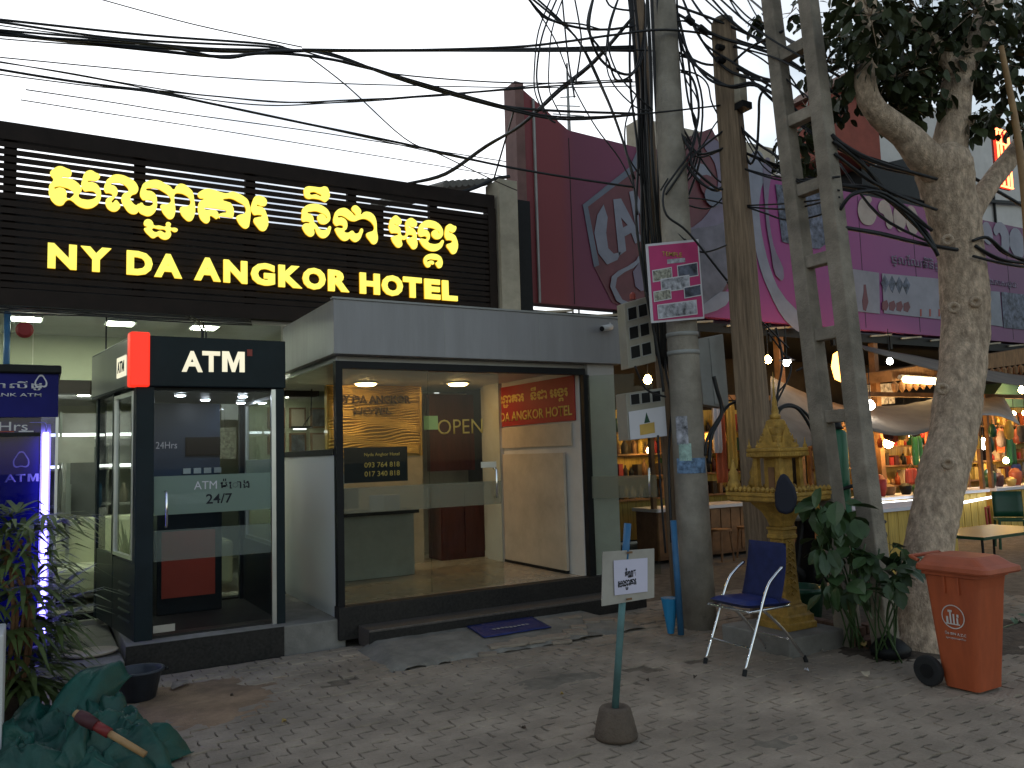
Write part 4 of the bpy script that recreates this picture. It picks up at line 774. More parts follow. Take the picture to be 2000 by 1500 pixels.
MB().tube(cat([cp(-.16, -.20, .455), cp(.26, -.21, .455), cp(.29, -.19, .455), cp(.29, .19, .455), cp(.26, .21, .455), cp(-.16, .20, .455)], 4), .0105, 8).build('seat_rail', M['chrome'], ch, smooth=True)
def cushion(fn, nu=14, nv=14, t=.05):
    g0 = []; 
    for i in range(nu+1):
        row = []
        for j in range(nv+1):
            u, v = -1+2*i/nu, -1+2*j/nv; e = (max(0, 1-abs(u)**6)*max(0, 1-abs(v)**6))**.35; row.append((u, v, e))
        g0.append(row)
    m_ = MB(); m_.sheet([[fn(u, v, t*.5*e) for u, v, e in r] for r in g0]); m_.sheet([[fn(u, v, -t*.5*e) for u, v, e in r] for r in g0]); return m_
cushion(lambda u, v, h: cp(.06+.24*u, .205*v, .49+.012*u+h), t=.065).build('seat', M['bluecover'], ch, smooth=True)
cushion(lambda u, v, h: cp(-.105-.055*u+h-.02*(1-u*u), .212*v*(1-.05*max(0, u)), .71+.225*u), t=.055).build('backrest', M['navy'], ch, smooth=True)
# ================================================================ wheelie bin
bn_ = thing('wheelie_bin', 'orange two-wheeled rubbish bin with a round white emblem beside the tree', 'bin', (5.6, 3.5, 0))
X0, X1 = 5.45, 5.82
def ringb(xa, xb, ya, yb, z, r=.035):
    out = []
    for cx_, cy_, a0_ in ((xa+r, ya+r, pi), (xb-r, ya+r, 1.5*pi), (xb-r, yb-r, 0), (xa+r, yb-r, .5*pi)):
        for q in range(5): t = a0_+q*pi/8; out.append(V(cx_+r*cos(t), cy_+r*sin(t), z))
    return out
def loft(rings, cap=True):
    m_ = MB(); n = len(rings[0])
    for r in rings: m_.v += [tuple(p) for p in r]
    for i in range(len(rings)-1):
        for j in range(n): q = (j+1) % n; m_.f.append((i*n+j, i*n+q, (i+1)*n+q, (i+1)*n+j))
    if cap: m_.f.append(tuple(reversed(range(n)))); m_.f.append(tuple((len(rings)-1)*n+j for j in range(n)))
    return m_
loft([ringb(X0+.035, X1-.04, 3.34, 3.58, .015), ringb(X0+.03, X1-.035, 3.335, 3.60, .10), ringb(X0+.008, X1-.01, 3.285, 3.655, .70), ringb(X0+.004, X1-.006, 3.275, 3.665, .77), ringb(X0-.012, X1+.01, 3.262, 3.68, .775), ringb(X0-.012, X1+.01, 3.262, 3.68, .80)]).build('body', M['orange'], bn_, smooth=False)
for y_ in (3.40, 3.50): MB().box(X0-.004, X0+.012, y_, y_+.016, .66, .772).build('rib', M['orange'], bn_)
lid = loft([ringb(X0-.035, X1+.03, 3.19, 3.70, .803, .04), ringb(X0-.04, X1+.035, 3.18, 3.705, .815, .04), ringb(X0-.036, X1+.03, 3.185, 3.70, .842, .04), ringb(X0-.012, X1+.005, 3.23, 3.685, .858, .045), ringb(X0+.015, X1-.02, 3.29, 3.66, .90, .05), ringb(X0+.03, X1-.035, 3.31, 3.64, .908, .05)]).build('lid', M['orangedk'], bn_)
MB().tube([V(X0+.02, 3.70, .86), V(X0+.02, 3.76, .885), V(X1-.02, 3.76, .885), V(X1-.02, 3.70, .86)], .014, 8).build('handle', M['orangedk'], lid)
for x_ in (X0-.035, X1-.01):
    w_ = MB().tube([V(x_, 3.66, .105), V(x_+.045, 3.66, .105)], .105, 24).build('wheel', M['rubber'], bn_, bevel=.01); MB().tube([V(x_-.003, 3.66, .105), V(x_+.048, 3.66, .105)], .05, 16).build('hub', M['black'], w_)
MB().tube([V(X0, 3.66, .105), V(X1, 3.66, .105)], .012, 8).build('axle', M['dark'], bn_)
sl = (.027/.68)          # lean of the side face
def side_pt(y, z): return V(X0+.03-.027*(z-.1)/.6*1.0-.0035, y, z)
def side_disc(cy_, cz_, r0, r1, n=28):
    m_ = MB(); pts = []
    for q in range(n):
        t = 2*pi*q/n; pts.append(side_pt(cy_+r0*cos(t), cz_+r0*sin(t)))
    for q in range(n):
        t = 2*pi*q/n; pts.append(side_pt(cy_+r1*cos(t), cz_+r1*sin(t)))
    return m_.add(pts, [(q, (q+1) % n, n+(q+1) % n, n+q) for q in range(n)])
side_disc(3.465, .50, .082, .075).build('emblem_ring', M['print_white'], bn_, fix=False)
em = MB()
for (ya, yb, za, zb_) in ((3.50, 3.515, .455, .50), (3.478, 3.49, .455, .535), (3.455, 3.467, .455, .52), (3.43, 3.442, .455, .495), (3.42, 3.525, .447, .455), (3.425, 3.44, .50, .52), (3.47, 3.50, .53, .545)): em.add([side_pt(ya, za), side_pt(yb, za), side_pt(yb, zb_), side_pt(ya, zb_)], [(0, 1, 2, 3)])
stuff(em.build('emblem', M['print_white'], bn_, fix=False))
text('lettering', 'បិទ BIN A.Z.C', M['print_white'], bn_, (X0+.0155, 3.535, .375), (0, -1, 0), (-.045, 0, 1), w=.15, h=.022, ext=.001, off=.01)
text('lettering', 'សូមរក្សាអនាម័យ', M['print_white'], bn_, (X0+.017, 3.53, .345), (0, -1, 0), (-.045, 0, 1), w=.14, h=.018, ext=.001, off=.01)
# ================================================================ spirit house
sh = thing('spirit_house', 'golden Khmer spirit house shrine on a carved pedestal', 'shrine', (5.62, 5.08, 0))
SXC, SYC = 5.645, 5.095
gb = MB().box(5.27, 5.95, 4.74, 5.50, -.03, .15).build('shrine_base', M['concrete'], bevel=.012); tag(gb, 'grey concrete block under the golden spirit house', 'block')
R4_ = pi/4
def sq(name, prof, parent=sh, n=4, c=(SXC, SYC, 0), m_=None, bev=.004): return MB().lathe([(r*sqrt(2), z) for r, z in prof], c, n, rot=R4_).build(name, m_ or M['shrine'], parent, bevel=bev)
sq('pedestal_foot', [(.175, .15), (.175, .20), (.16, .21), (.16, .26), (.14, .275), (.125, .33), (.105, .345)])
sq('column', [(.098, .345), (.088, .38), (.076, .62), (.072, .90)])
sq('column_band', [(.082, .90), (.09, .905), (.09, .935), (.082, .94), (.082, .975), (.092, .98), (.092, 1.0), (.076, 1.005)])
sq('capital', [(.07, 1.005), (.085, 1.06), (.115, 1.13), (.17, 1.20), (.18, 1.225)])
pf = sq('platform', [(.29, 1.225), (.315, 1.24), (.315, 1.275), (.325, 1.28), (.325, 1.31), (.28, 1.312)])
rl = MB()
for s in (-1, 1):
    for q in range(13):
        t = -.31+.0517*q
        rl.lathe([(.012, 1.312), (.021, 1.325), (.021, 1.34), (.006, 1.36)], (SXC+s*.31, SYC+t, 0), 6); rl.lathe([(.012, 1.312), (.021, 1.325), (.021, 1.34), (.006, 1.36)], (SXC+t, SYC+s*.31, 0), 6)
stuff(rl.build('platform_studs', M['shrine'], sh))
cv = MB()          # carved relief on the column
random.seed(8)
for q in range(15):
    z = .42+q*.032; s = (1 if q % 2 else -1)*.022; w_ = .092-.03*(z-.38)-.008
    cv.tube(cat([V(SXC-w_, SYC+s-.03, z), V(SXC-w_-.004, SYC+s, z+.025), V(SXC-w_, SYC+s+.03, z)], 3), .008, 5); cv.tube(cat([V(SXC+s-.03, SYC-w_, z), V(SXC+s, SYC-w_-.004, z+.025), V(SXC+s+.03, SYC-w_, z)], 3), .008, 5)
stuff(cv.build('carving', M['shrine'], sh, smooth=True))
for sx_ in (-1, 1):
    for sy_ in (-1, 1): sq('post', [(.02, 1.312), (.02, 1.62)], c=(SXC+.125*sx_, SYC+.125*sy_, 0), bev=0)
    fg = MB().lathe([(.012, 1.312), (.05, 1.33), (.06, 1.38), (.035, 1.43), (.045, 1.47), (.02, 1.52), (.004, 1.60)], (SXC+.02*sx_, SYC+.30, 0), 10) if sx_ > 0 else MB().lathe([(.012, 1.312), (.05, 1.33), (.06, 1.38), (.035, 1.43), (.045, 1.47), (.02, 1.52), (.004, 1.60)], (SXC-.27, SYC+.27, 0), 10)
    fg.build('corner_finial', M['shrine'], sh, smooth=True)
sq('sanctum', [(.085, 1.312), (.085, 1.62)]); 
box('sanctum_door', M['stall'], sh, SXC-.089, SXC-.0855, SYC-.035, SYC+.035, 1.33, 1.52)
sq('eaves', [(.15, 1.60), (.178, 1.62), (.178, 1.655), (.186, 1.66), (.186, 1.685), (.15, 1.69)])
rf_ = sq('roof', [(.125, 1.69), (.12, 1.73), (.102, 1.74), (.098, 1.79), (.08, 1.80), (.076, 1.86), (.06, 1.87), (.055, 1.93), (.04, 1.94)])
for ax_, ay_ in ((-1, 0), (1, 0), (0, -1), (0, 1)):
    p_ = [(0, 0), (.075, .0), (.05, .08), (.02, .14), (0, .20), (-.02, .14), (-.05, .08), (-.075, 0)]
    MB().prism([V(SXC+ax_*.125+(u if ay_ else 0), SYC+ay_*.125+(u if ax_ else 0), 1.69+w_) for u, w_ in p_], V(ax_*-.02, ay_*-.02, 0)).build('gable', M['shrine'], sh)
MB().lathe([(.045, 1.94), (.05, 1.97), (.03, 1.99), (.034, 2.01), (.022, 2.06), (.024, 2.09), (.012, 2.14), (.003, 2.36)], (SXC, SYC, 0), 12).build('spire', M['shrine'], sh, smooth=True)
st_ = MB()
for q in range(18):
    t = -.172+q*.0203
    for s in (-1, 1): st_.box(SXC+s*.187-.004, SXC+s*.187+.004, SYC+t-.008, SYC+t+.008, 1.615, 1.65); st_.box(SXC+t-.008, SXC+t+.008, SYC+s*.187-.004, SYC+s*.187+.004, 1.615, 1.65)
stuff(st_.build('eaves_teeth', M['shrine'], sh))
# dark pouch hung at the corner of the platform
hx = aty(1533, 965, 4.70); tier = [(.125, 1.69, .05), (.102, 1.74, .045), (.08, 1.80, .04), (.06, 1.87, .035), (.178, 1.685, .06)]
for r_, z_, h_ in tier:
    for sx_ in (-1, 1):
        for sy_ in (-1, 1): MB().lathe([(.016, 0), (.02, h_*.35), (.009, h_*.6), (.002, h_*1.5)], (SXC+sx_*r_*.93, SYC+sy_*r_*.93, z_), 6).build('antefix', M['shrine'], sh)
HH = [(0, .17), (.035, .14), (.085, .05), (.10, -.03), (.085, -.10), (.05, -.155), (0, -.165), (-.06, -.15), (-.085, -.10), (-.085, .0), (-.06, .10), (-.03, .15)]
dirr = V(.66, -.75, 0)
o = MB().prism([hx+dirr*(u*.95)+V(0, 0, w_) for u, w_ in HH], V(.75, .66, 0)*.06).build('hanging_pouch', M['pouch'], bevel=.02); tag(o, 'dark navy pointed pouch hanging at the corner of the golden spirit house', 'pouch')
# ================================================================ poles
def ext(a, b, z): return a+(b-a)*((z-a.z)/(b.z-a.z))
PY = 6.06
a = aty(1300, 100, PY); b = aty(1366, 1225, PY); up1 = ext(b, a, 8.5)
up = thing('utility_pole', 'thick round concrete utility pole carrying the pink poster', 'utility pole', (b.x, b.y, 0))
pts = [ext(b, a, z) for z in (-.05, 1, 2.5, 4, 5.5, 7, 8.5)]
MB().tube(pts, [.168, .162, .152, .143, .134, .125, .116], 28).build('shaft', M['pole2'], up, smooth=True)
for py_ in (690, 655): 
    c_ = aty(1340, py_, PY); MB().tube([ext(b, a, c_.z-.02), ext(b, a, c_.z+.02)], .158, 24).build('clamp', M['grey'], up, smooth=True)
def p1x(z): return ext(b, a, z)
# stickers on the pole: curved sheets
def wrap(name, m_, z0, z1, t0, t1, label, cat_):
    g_ = []
    for i in range(5):
        z = z0+(z1-z0)*i/4; c_ = p1x(z); r_ = .168-.0062*z+.004
        g_.append([V(c_.x+r_*cos(t0+(t1-t0)*j/8), c_.y+r_*sin(t0+(t1-t0)*j/8), z) for j in range(9)])
    o = MB().sheet(g_).build(name, m_, fix=False, solid=.0015); return tag(o, label, cat_)
zz = lambda py_: aty(1345, py_, PY-.15).z
wrap('sticker', M['photo2'], zz(868), zz(812), radians(185), radians(228), 'pale printed sticker at the top of the pasted group on the round pole', 'sticker')
wrap('sticker', mat('pale green print', (.35, .5, .45), .6, var=.4, scale=20), zz(900), zz(866), radians(192), radians(236), 'pale green sticker in the middle of the pasted group on the round pole', 'sticker')
wrap('sticker', mat('blue print', (.16, .26, .42), .6, var=.7, scale=16), zz(925), zz(895), radians(180), radians(290), 'blue and white wrapped strip lowest on the round pole', 'sticker')
# pink poster
D = PY-.20
poster = thing('poster', 'pink poster with small photographs tied to the round utility pole', 'poster', aty(1320, 550, D))
pc = [aty(1262, 477, D), aty(1364, 467, D), aty(1376, 622, D), aty(1273, 631, D)]
def ppt(u, v, off=0): 
    t = pc[0].lerp(pc[1], u); q = pc[3].lerp(pc[2], u); r_ = t.lerp(q, v); r_.y -= off; return r_
def pquad(name, m_, u0, u1, v0, v1, off, parent=poster, th=.003, sk=0): return MB().prism([ppt(u0, v0+sk, off), ppt(u1, v0, off), ppt(u1, v1, off), ppt(u0, v1+sk, off)], (0, th, 0)).build(name, m_, parent)
pquad('board', M['paper'], 0, 1, 0, 1, 0, th=.012); pquad('print', M['pink'], .035, .97, .03, .975, .004)
text('lettering', 'TEMPLE', M['gold'], poster, ppt(.27, .17, .006), (1, 0, .05), (.02, 0, 1), w=.25, h=.045, ext=.001, off=.02)
pquad('caption', M['photo2'], .36, .70, .22, .275, .007)
random.seed(4)
for i, (u0, u1, v0, v1) in enumerate(((.08, .42, .33, .46), (.55, .92, .30, .45), (.22, .74, .45, .60), (.07, .37, .60, .71), (.64, .95, .58, .70), (.12, .84, .77, .93))):
    pquad('picture_edge', M['paper'], u0-.015, u1+.015, v0-.012, v1+.012, .0065+.0012*i, sk=.02, th=.001); pquad('picture', [M['photo1'], M['photo3'], M['photo2']][i % 3], u0, u1, v0, v1, .0075+.0012*i, sk=.02, th=.001)
# dark cable pole behind
a2, b2 = aty(1248, 60, 6.55), aty(1290, 620, 6.55); 
up2 = thing('utility_pole', 'slim dark utility pole wrapped in hanging cables', 'utility pole', (b2.x, b2.y, 0))
MB().tube([ext(a2, b2, z) for z in (-.05, 3, 8.2)], [.10, .09, .075], 16).build('shaft', M['wood'], up2, smooth=True)
def p2x(z): return ext(a2, b2, z)
# timber post
a3, b3 = aty(1412, 48, 5.75), aty(1492, 1060, 5.75)
up3 = thing('utility_pole', 'square weathered timber-coloured post with a capped top between the two big poles', 'utility pole', (b3.x, b3.y, 0))
def sqpole(name, m_, fr, to, w0, w1, parent, rot=.45, seg=10):
    rings = []
    for i in range(seg+1):
        t = i/seg; c_ = fr.lerp(to, t); w_ = w0+(w1-w0)*t; k_ = .012*noise.noise(Vector((i*1.7, w0*9, 3)))
        rings.append([V(c_.x+k_+w_*sqrt(2)*cos(rot+pi/4+q*pi/2), c_.y+w_*sqrt(2)*sin(rot+pi/4+q*pi/2), c_.z) for q in range(4)])
    return loft(rings).build(name, m_, parent, bevel=.012)
sqpole('shaft', M['wood'], ext(a3, b3, -.05), a3, .145, .098, up3)
MB().tube([a3, a3+V(0, 0, .05), a3+V(0, 0, .08)], [.11, .10, .05], 14).build('cap', M['pole'], up3, smooth=True)
for py_ in (95, 120): c_ = aty(1415, py_, 5.70); MB().tube([c_+V(-.1, 0, 0), c_+V(.12, 0, 0)], .03, 8).build('insulator', M['black'], up3)
jb = thing('junction_box', 'grey weathered junction box near the top of the timber post', 'box', aty(1440, 175, 5.62))
c_ = aty(1441, 175, 5.62); MB().box(c_.x-.05, c_.x+.06, 5.55, 5.68, c_.z-.15, c_.z+.14).build('housing', M['plaster'], jb, bevel=.015); MB().box(c_.x-.05, c_.x+.08, 5.52, 5.66, c_.z-.22, c_.z-.152).build('bracket', M['black'], jb)
# ladder-like concrete pole
up4 = thing('ladder_pole', 'tall two-legged concrete pole with cross rungs like a ladder', 'utility pole', (6.0, 4.6, 0))
LX = 6.0
r0, r1 = atx(1690, 930, LX), atx(1578, 0, LX); l0, l1 = atx(1603, 800, LX), atx(1505, 0, LX)
def legs(fr, to, nm):
    p, q = ext(fr, to, -.05), ext(fr, to, 7.5); return sqpole(nm, M['pole'], p, q, .082, .062, up4, rot=.0)
legs(r0, r1, 'leg'); legs(l0, l1, 'leg')
for py_ in (90, 222, 362, 505, 650, 812):
    pr = atx(1596+(py_-360)*.105, py_, LX); z_ = pr.z
    A_, B_ = ext(l0, l1, z_), ext(r0, r1, z_); MB().obox((A_+B_)/2, (.052, 0, 0), (B_-A_)*.5*(1-.11/max(.12, (B_-A_).length)), (0, 0, .055)).build('rung', M['pole'], up4, bevel=.008)
# ================================================================ meter boxes on the poles
def meterbox(label, c4, Y, th, rows, cols, frac, slope=0):
    t = thing('meter_box', label, 'meter box', aty(*c4[3], Y), 'electric meter boxes on the cable pole')
    P4 = [aty(px, py, Y) for px, py in c4]
    def q(u, v, off=0): r_ = P4[0].lerp(P4[1], u).lerp(P4[3].lerp(P4[2], u), v); r_ = r_.copy(); r_.y -= off; return r_
    MB().prism([q(0, 0), q(1, 0), q(1, 1), q(0, 1)], (0.03, th, 0)).build('housing', M['meter'], t, bevel=.006)
    for i in range(rows):
        for j in range(cols):
            u0 = .12+j*(.82/cols); u1 = u0+.62/cols; v0 = frac[0]+i*(frac[1]-frac[0])/rows; v1 = v0+.6*(frac[1]-frac[0])/rows
            fr_ = MB().prism([q(u0-.02, v0-.015, .004), q(u1+.02, v0-.015, .004), q(u1+.02, v1+.015, .004), q(u0-.02, v1+.015, .004)], (0, .004, 0)).build('window', M['grey'], t)
            MB().prism([q(u0, v0, .007), q(u1, v0, .007), q(u1, v1, .007), q(u0, v1, .007)], (0, .003, 0)).build('meter_dial', M['black'], fr_)
    return t, q
t_, q_ = meterbox('tall pale meter box with six dark windows high on the cable pole', [(1219, 592), (1268, 578), (1282, 706), (1228, 720)], 6.25, .16, 3, 2, (.10, .98))
pq = aty(1236, 585, 6.3); MB().lathe([(.03, 0), (.03, .05), (.015, .07)], (pq.x, 6.3, pq.z), 10).build('red_knob', M['red'], t_)
t_, q_ = meterbox('wide pale meter box with three windows and a printed notice low on the cable pole', [(1222, 768), (1297, 757), (1304, 852), (1228, 860)], 6.2, .2, 1, 3, (.05, .40))
MB().prism([q_(.03, .40, .009), q_(.97, .38, .009), q_(.97, .99, .009), q_(.03, .99, .009)], (0, .002, 0)).build('notice_sheet', M['paper'], t_); MB().prism([q_(.28, .70, .0115), q_(.66, .68, .0115), q_(.66, .90, .0115), q_(.28, .92, .0115)], (0, .002, 0)).build('notice_picture', M['gold'], t_); MB().prism([q_(.40, .68, .0115), q_(.55, .67, .0115), q_(.475, .46, .0115)], (0, .002, 0)).build('notice_spire', M['green'], t_)
gb_ = thing('switch_box', 'tall grey steel switch box mounted beside the round pole', 'switch box', aty(1390, 800, 6.15))
P4 = [aty(1362, 662, 6.1), aty(1412, 652, 6.1), aty(1424, 798, 6.1), aty(1374, 790, 6.1)]
MB().prism(P4, (.06, .16, 0)).build('housing', M['grey'], gb_, bevel=.006); MB().prism([P4[0].lerp(P4[1], .42)+V(0, -.012, -.015), P4[0].lerp(P4[1], .97)+V(0, -.012, -.015), P4[3].lerp(P4[2], .97)+V(0, -.012, .02), P4[3].lerp(P4[2], .42)+V(0, -.012, .02)], (0, .01, 0)).build('door', M['grey'], gb_, bevel=.003)
# blue pipes at the pole foot
p = aty(1322, 1062, 5.85); o = MB().tube([V(p.x-.03, 5.85, 1.05), V(p.x+.0, 5.85, .02)], .03, 10).build('conduit_pipe', M['bluepipe'], smooth=True); tag(o, 'blue conduit pipe running down the foot of the round pole', 'pipe')
p = aty(1306, 1140, 5.95); fn = MB(); fn.lathe([(.03, 0), (.075, .3), (.08, .32), (.07, .32)], (p.x, 5.95, .02), 14); o = fn.build('funnel_pipe', mat('bright blue plastic', (.02, .2, .4), .5, var=.2)); tag(o, 'bright blue plastic sleeve at the foot of the cable pole', 'pipe')
o = MB().tube([ext(a2, b2, .0)+V(-.02, -.12, 0), ext(a2, b2, 1.4)+V(-.02, -.12, 0)], .045, 10).build('conduit_pipe', mat('brown conduit', (.16, .09, .06), .7, var=.2), smooth=True); tag(o, 'brown conduit pipe strapped to the slim cable pole', 'pipe')
# ================================================================ tree
TY = 4.4
tree = thing('street_tree', 'forked street tree with mottled grey trunk and dark broad leaves behind the orange bin', 'tree', (6.35, TY, 0))
def tp_(px, py, dy=0): return aty(px, py, TY+dy)
def rpx(w, px, py): d = (aty(px, py, TY)-O0).dot(_f); return w/FPX*d/2
def limb(name, path, m_=None, parent=tree, amp=.03, seg=5, n=26):
    P_ = cat([tp_(px, py, dy) for px, py, w, dy in path], seg); R_ = []
    for i in range(len(path)-1):
        for j in range(seg): t = j/seg; R_.append(rpx(path[i][2]*(1-t)+path[i+1][2]*t, path[i][0], path[i][1]))
    R_.append(rpx(path[-1][2], path[-1][0], path[-1][1]))
    mb = MB().tube(P_, R_, n)
    for i, v in enumerate(mb.v):
        ring = i//n
        if ring >= len(P_): continue
        c_ = P_[ring]; d_ = Vector(v)-c_; k_ = 1+amp/.05*.062*(noise.noise(Vector(v)*3.1)*1.2+noise.noise(Vector((v[0]*10, v[1]*10, v[2]*4)))*.8+noise.noise(Vector((v[0]*22, v[1]*22, v[2]*11)))*.55+noise.noise(Vector((v[0]*48, v[1]*48, v[2]*26)))*.4)
        mb.v[i] = tuple(c_+d_*k_)
    return mb.build(name, m_ or M['bark'], parent, smooth=True)
trunk_ = limb('trunk', [(1788, 1290, 150, 0), (1797, 1220, 118, 0), (1812, 1080, 90, 0), (1838, 950, 88, 0), (1868, 810, 88, 0), (1884, 660, 83, 0), (1884, 590, 88, 0), (1876, 500, 83, 0), (1858, 400, 94, 0), (1844, 335, 104, 0), (1838, 305, 92, 0), (1834, 285, 50, 0)], amp=.05, seg=14, n=60)
limb('limb', [(1838, 345, 60, 0), (1800, 300, 64, .0), (1765, 262, 54, .05), (1710, 215, 46, .1), (1690, 165, 42, .1), (1698, 90, 40, .1), (1690, 0, 40, .05), (1680, -120, 30, 0)])
limb('limb', [(1846, 345, 66, 0), (1853, 290, 70, 0), (1862, 240, 60, -.05), (1872, 150, 54, -.1), (1900, 90, 46, -.15), (1932, 20, 40, -.2), (1960, -100, 28, -.2)])
limb('limb', [(1872, 160, 36, -.1), (1845, 110, 30, -.1), (1810, 70, 26, 0), (1770, 30, 20, .1)], n=14)
limb('limb', [(1880, 455, 50, 0), (1905, 400, 42, -.05), (1945, 345, 36, -.1), (2000, 275, 34, -.15), (2080, 190, 28, -.2)], n=16)
for px, py, w in ((1905, 590, 36), (1850, 470, 24), (1862, 602, 30), (1840, 760, 22), (1850, 905, 20)):
    if w:
        c_ = tp_(px, py, -.17); kn = MB().lathe([(.05, 0), (.055, .02), (.04, .035), (.02, .02), (.01, -.02)], (0, 0, 0), 14).build('knot', M['bark'], smooth=True)
        kn.location = c_; kn.rotation_euler = (radians(90), 0, -.9); kid(kn, tree)
dry = limb('bare_pole', [(1955, 90, 9, -.5), (1985, 250, 12, -.5), (2005, 420, 14, -.5), (2015, 640, 16, -.5)], M['bamboo'], None, amp=0, n=8); tag(dry, 'thin bamboo pole leaning at the right edge of the tree', 'pole')
# leaves spread through the crown volume on twigs
random.seed(77)
clumps = [(1492, 45, 1.2, .12, 12), (1545, 25, 1.3, .2, 12), (1600, 55, 1.3, .3, 30), (1620, 130, 1.1, .3, 34), (1650, 70, .9, .3, 44), (1555, 285, 1.0, .2, 26), (1590, 235, 1.1, .26, 30), (1575, 320, 1.0, .15, 16), (1650, 190, .8, .24, 30), (1690, 120, .1, .28, 56), (1740, 60, .2, .32, 70), (1750, 150, .1, .30, 66), (1700, 30, -.2, .3, 50), (1790, 120, 0, .32, 70), (1800, 30, .2, .34, 70), (1850, 60, 0, .34, 70), (1880, 130, -.1, .28, 50), (1760, 215, .1, .2, 34), (1935, 120, -.2, .32, 60), (1970, 50, -.1, .36, 76), (1905, 20, -.3, .34, 60), (1985, 170, -.2, .26, 44), (1945, 225, -.3, .18, 26), (1900, 245, -.2, .10, 9), (1992, 250, -.3, .14, 16), (1820, -60, .5, .5, 60), (1960, -60, .4, .5, 60), (1680, -60, .6, .4, 40), (2060, 60, .1, .4, 40), (1720, 185, .2, .15, 20), (1820, 190, .0, .16, 22)]
leaves = []
tw = MB()
for px, py, dy, r_, n_ in clumps:
    c_ = tp_(px, py, dy)
    for q in range(max(2, n_//9)):
        d_ = Vector((random.gauss(0, 1), random.gauss(0, 1), random.gauss(0, .6))).normalized(); e_ = c_+d_*r_*random.uniform(.5, 1.1)
        tw.tube([c_-d_*r_*.4+V(0, 0, .05), c_, e_], [.008, .006, .003], 4, cap=False)
    for q in range(int(n_*2.2)):
        d_ = Vector((random.gauss(0, 1), random.gauss(0, 1), random.gauss(0, .75))); d_ = d_.normalized()*r_*random.random()**.4*1.1
        leaves.append((c_+d_, d_.normalized()))
stuff(tw.build('twigs', M['bark'], tree))
def leafmesh(mb, p, out, s):
    dr_ = (out*.5+Vector((random.gauss(0, .5), random.gauss(0, .5), -random.uniform(.2, 1.1)))).normalized(); sd_ = dr_.cross(Vector((random.gauss(0, .4), random.gauss(0, .4), 1))).normalized(); nn = sd_.cross(dr_)
    L_, W_ = s, s*.34; pts = []
    for t, w_ in ((0, .02), (.2, .7), (.5, 1), (.8, .62), (1, .03)):
        m_ = p+dr_*L_*t-nn*.18*L_*t*t; pts.append((m_+sd_*W_*w_+nn*.06*L_*w_, m_, m_-sd_*W_*w_+nn*.06*L_*w_))
    v = [q for tri in pts for q in tri]; f = []
    for i in range(4): f += [(3*i, 3*i+3, 3*i+4, 3*i+1), (3*i+1, 3*i+4, 3*i+5, 3*i+2)]
    mb.add(v, f)
def visible_near(p): d = (p-O0).dot(_f); px = 1000+FPX*(p-O0).dot(_R)/d; py = 750-FPX*(p-O0).dot(_U)/d; return -20 < px < 2010 and -10 < py < 500, d
cand = []
for p, o_ in leaves: ok, d = visible_near(p); cand.append((0 if ok else 1, d, p, o_))
cand.sort(key=lambda t: (t[0], t[1])); fol = MB()
for i, (ok, d, p, o_) in enumerate(cand):
    s = random.uniform(.06, .16)
    if i < 300: mb = MB(); leafmesh(mb, p, o_, s); mb.build('leaf', M['leaf'], tree, fix=False)
    else: leafmesh(fol, p, o_, s)
stuff(fol.build('foliage', M['leaf'], tree, fix=False))
# ================================================================ planter, shrub and scooter behind the shrine
bp_ = thing('brick_planter', 'low broken brick ring round the tree foot behind the shrine', 'planter', (6.4, 4.9, 0))
random.seed(12)
box('earth', M['soil'], bp_, 6.05, 7.2, 4.75, 5.7, -.02, .14)
for c in range(2):
    for i in range(6):
        y = 4.62+i*.19+(c*.09); MB().obox((6.02+random.gauss(0, .01), y, .05+c*.082), (.05, 0, 0), (.004, .088, 0), (0, 0, .036)).build('brick', M['bricks'], bp_, bevel=.005)
    for i in range(5): MB().obox((6.16+i*.2+c*.06, 4.70+random.gauss(0, .01), .05+c*.082), (.094, .004, 0), (0, .05, 0), (0, 0, .036)).build('brick', M['bricks'], bp_, bevel=.005)
def shrub(label, spots, seed, lsz, stemz, loc, potm=None):
    random.seed(seed); t = thing('leafy_shrub', label, 'plant', loc)
    for px, py, Y, r_, n_ in spots:
        c_ = aty(px, py, Y)
        for q in range(max(1, n_//6)): MB().tube(cat([V(loc[0]+random.gauss(0, .06), loc[1]+random.gauss(0, .06), stemz), V((loc[0]+c_.x)/2+random.gauss(0, .05), (loc[1]+c_.y)/2, (stemz+c_.z)/2), c_+V(random.gauss(0, r_*.4), random.gauss(0, r_*.4), random.gauss(0, r_*.3))], 4), .007, 5).build('stem', M['leaf2'], t, smooth=True)
        for q in range(n_):
            d_ = Vector((random.gauss(0, 1), random.gauss(0, 1), random.gauss(0, .8))).normalized()*r_*random.random()**.5
            mb = MB(); leafmesh(mb, c_+d_, d_.normalized(), random.uniform(*lsz)); mb.build('leaf', M['leaf2'], t, fix=False)
    return t
shrub('broad-leaved green shrub growing behind the spirit house', [(1612, 985, 4.5, .15, 16), (1650, 1010, 4.4, .15, 14), (1605, 1060, 4.5, .16, 14), (1655, 1080, 4.4, .17, 16), (1630, 1140, 4.45, .16, 16)], 5, (.13, .23), .05, (5.85, 4.55, 0))
shrub('low green shrub leaning against the tree trunk beside the bin', [(1705, 1090, 4.25, .13, 16), (1765, 1085, 4.1, .10, 14), (1740, 1130, 4.1, .13, 18), (1695, 1160, 4.2, .13, 14), (1765, 1120, 4.05, .10, 12)], 6, (.09, .17), .0, (5.8, 4.25, 0))
shrub('small dark weeds at the foot of the tree behind the bin', [(1965, 1240, 4.2, .12, 12), (1990, 1270, 4.2, .12, 12), (1975, 1210, 4.4, .1, 8)], 9, (.06, .12), .0, (7.1, 4.2, 0))
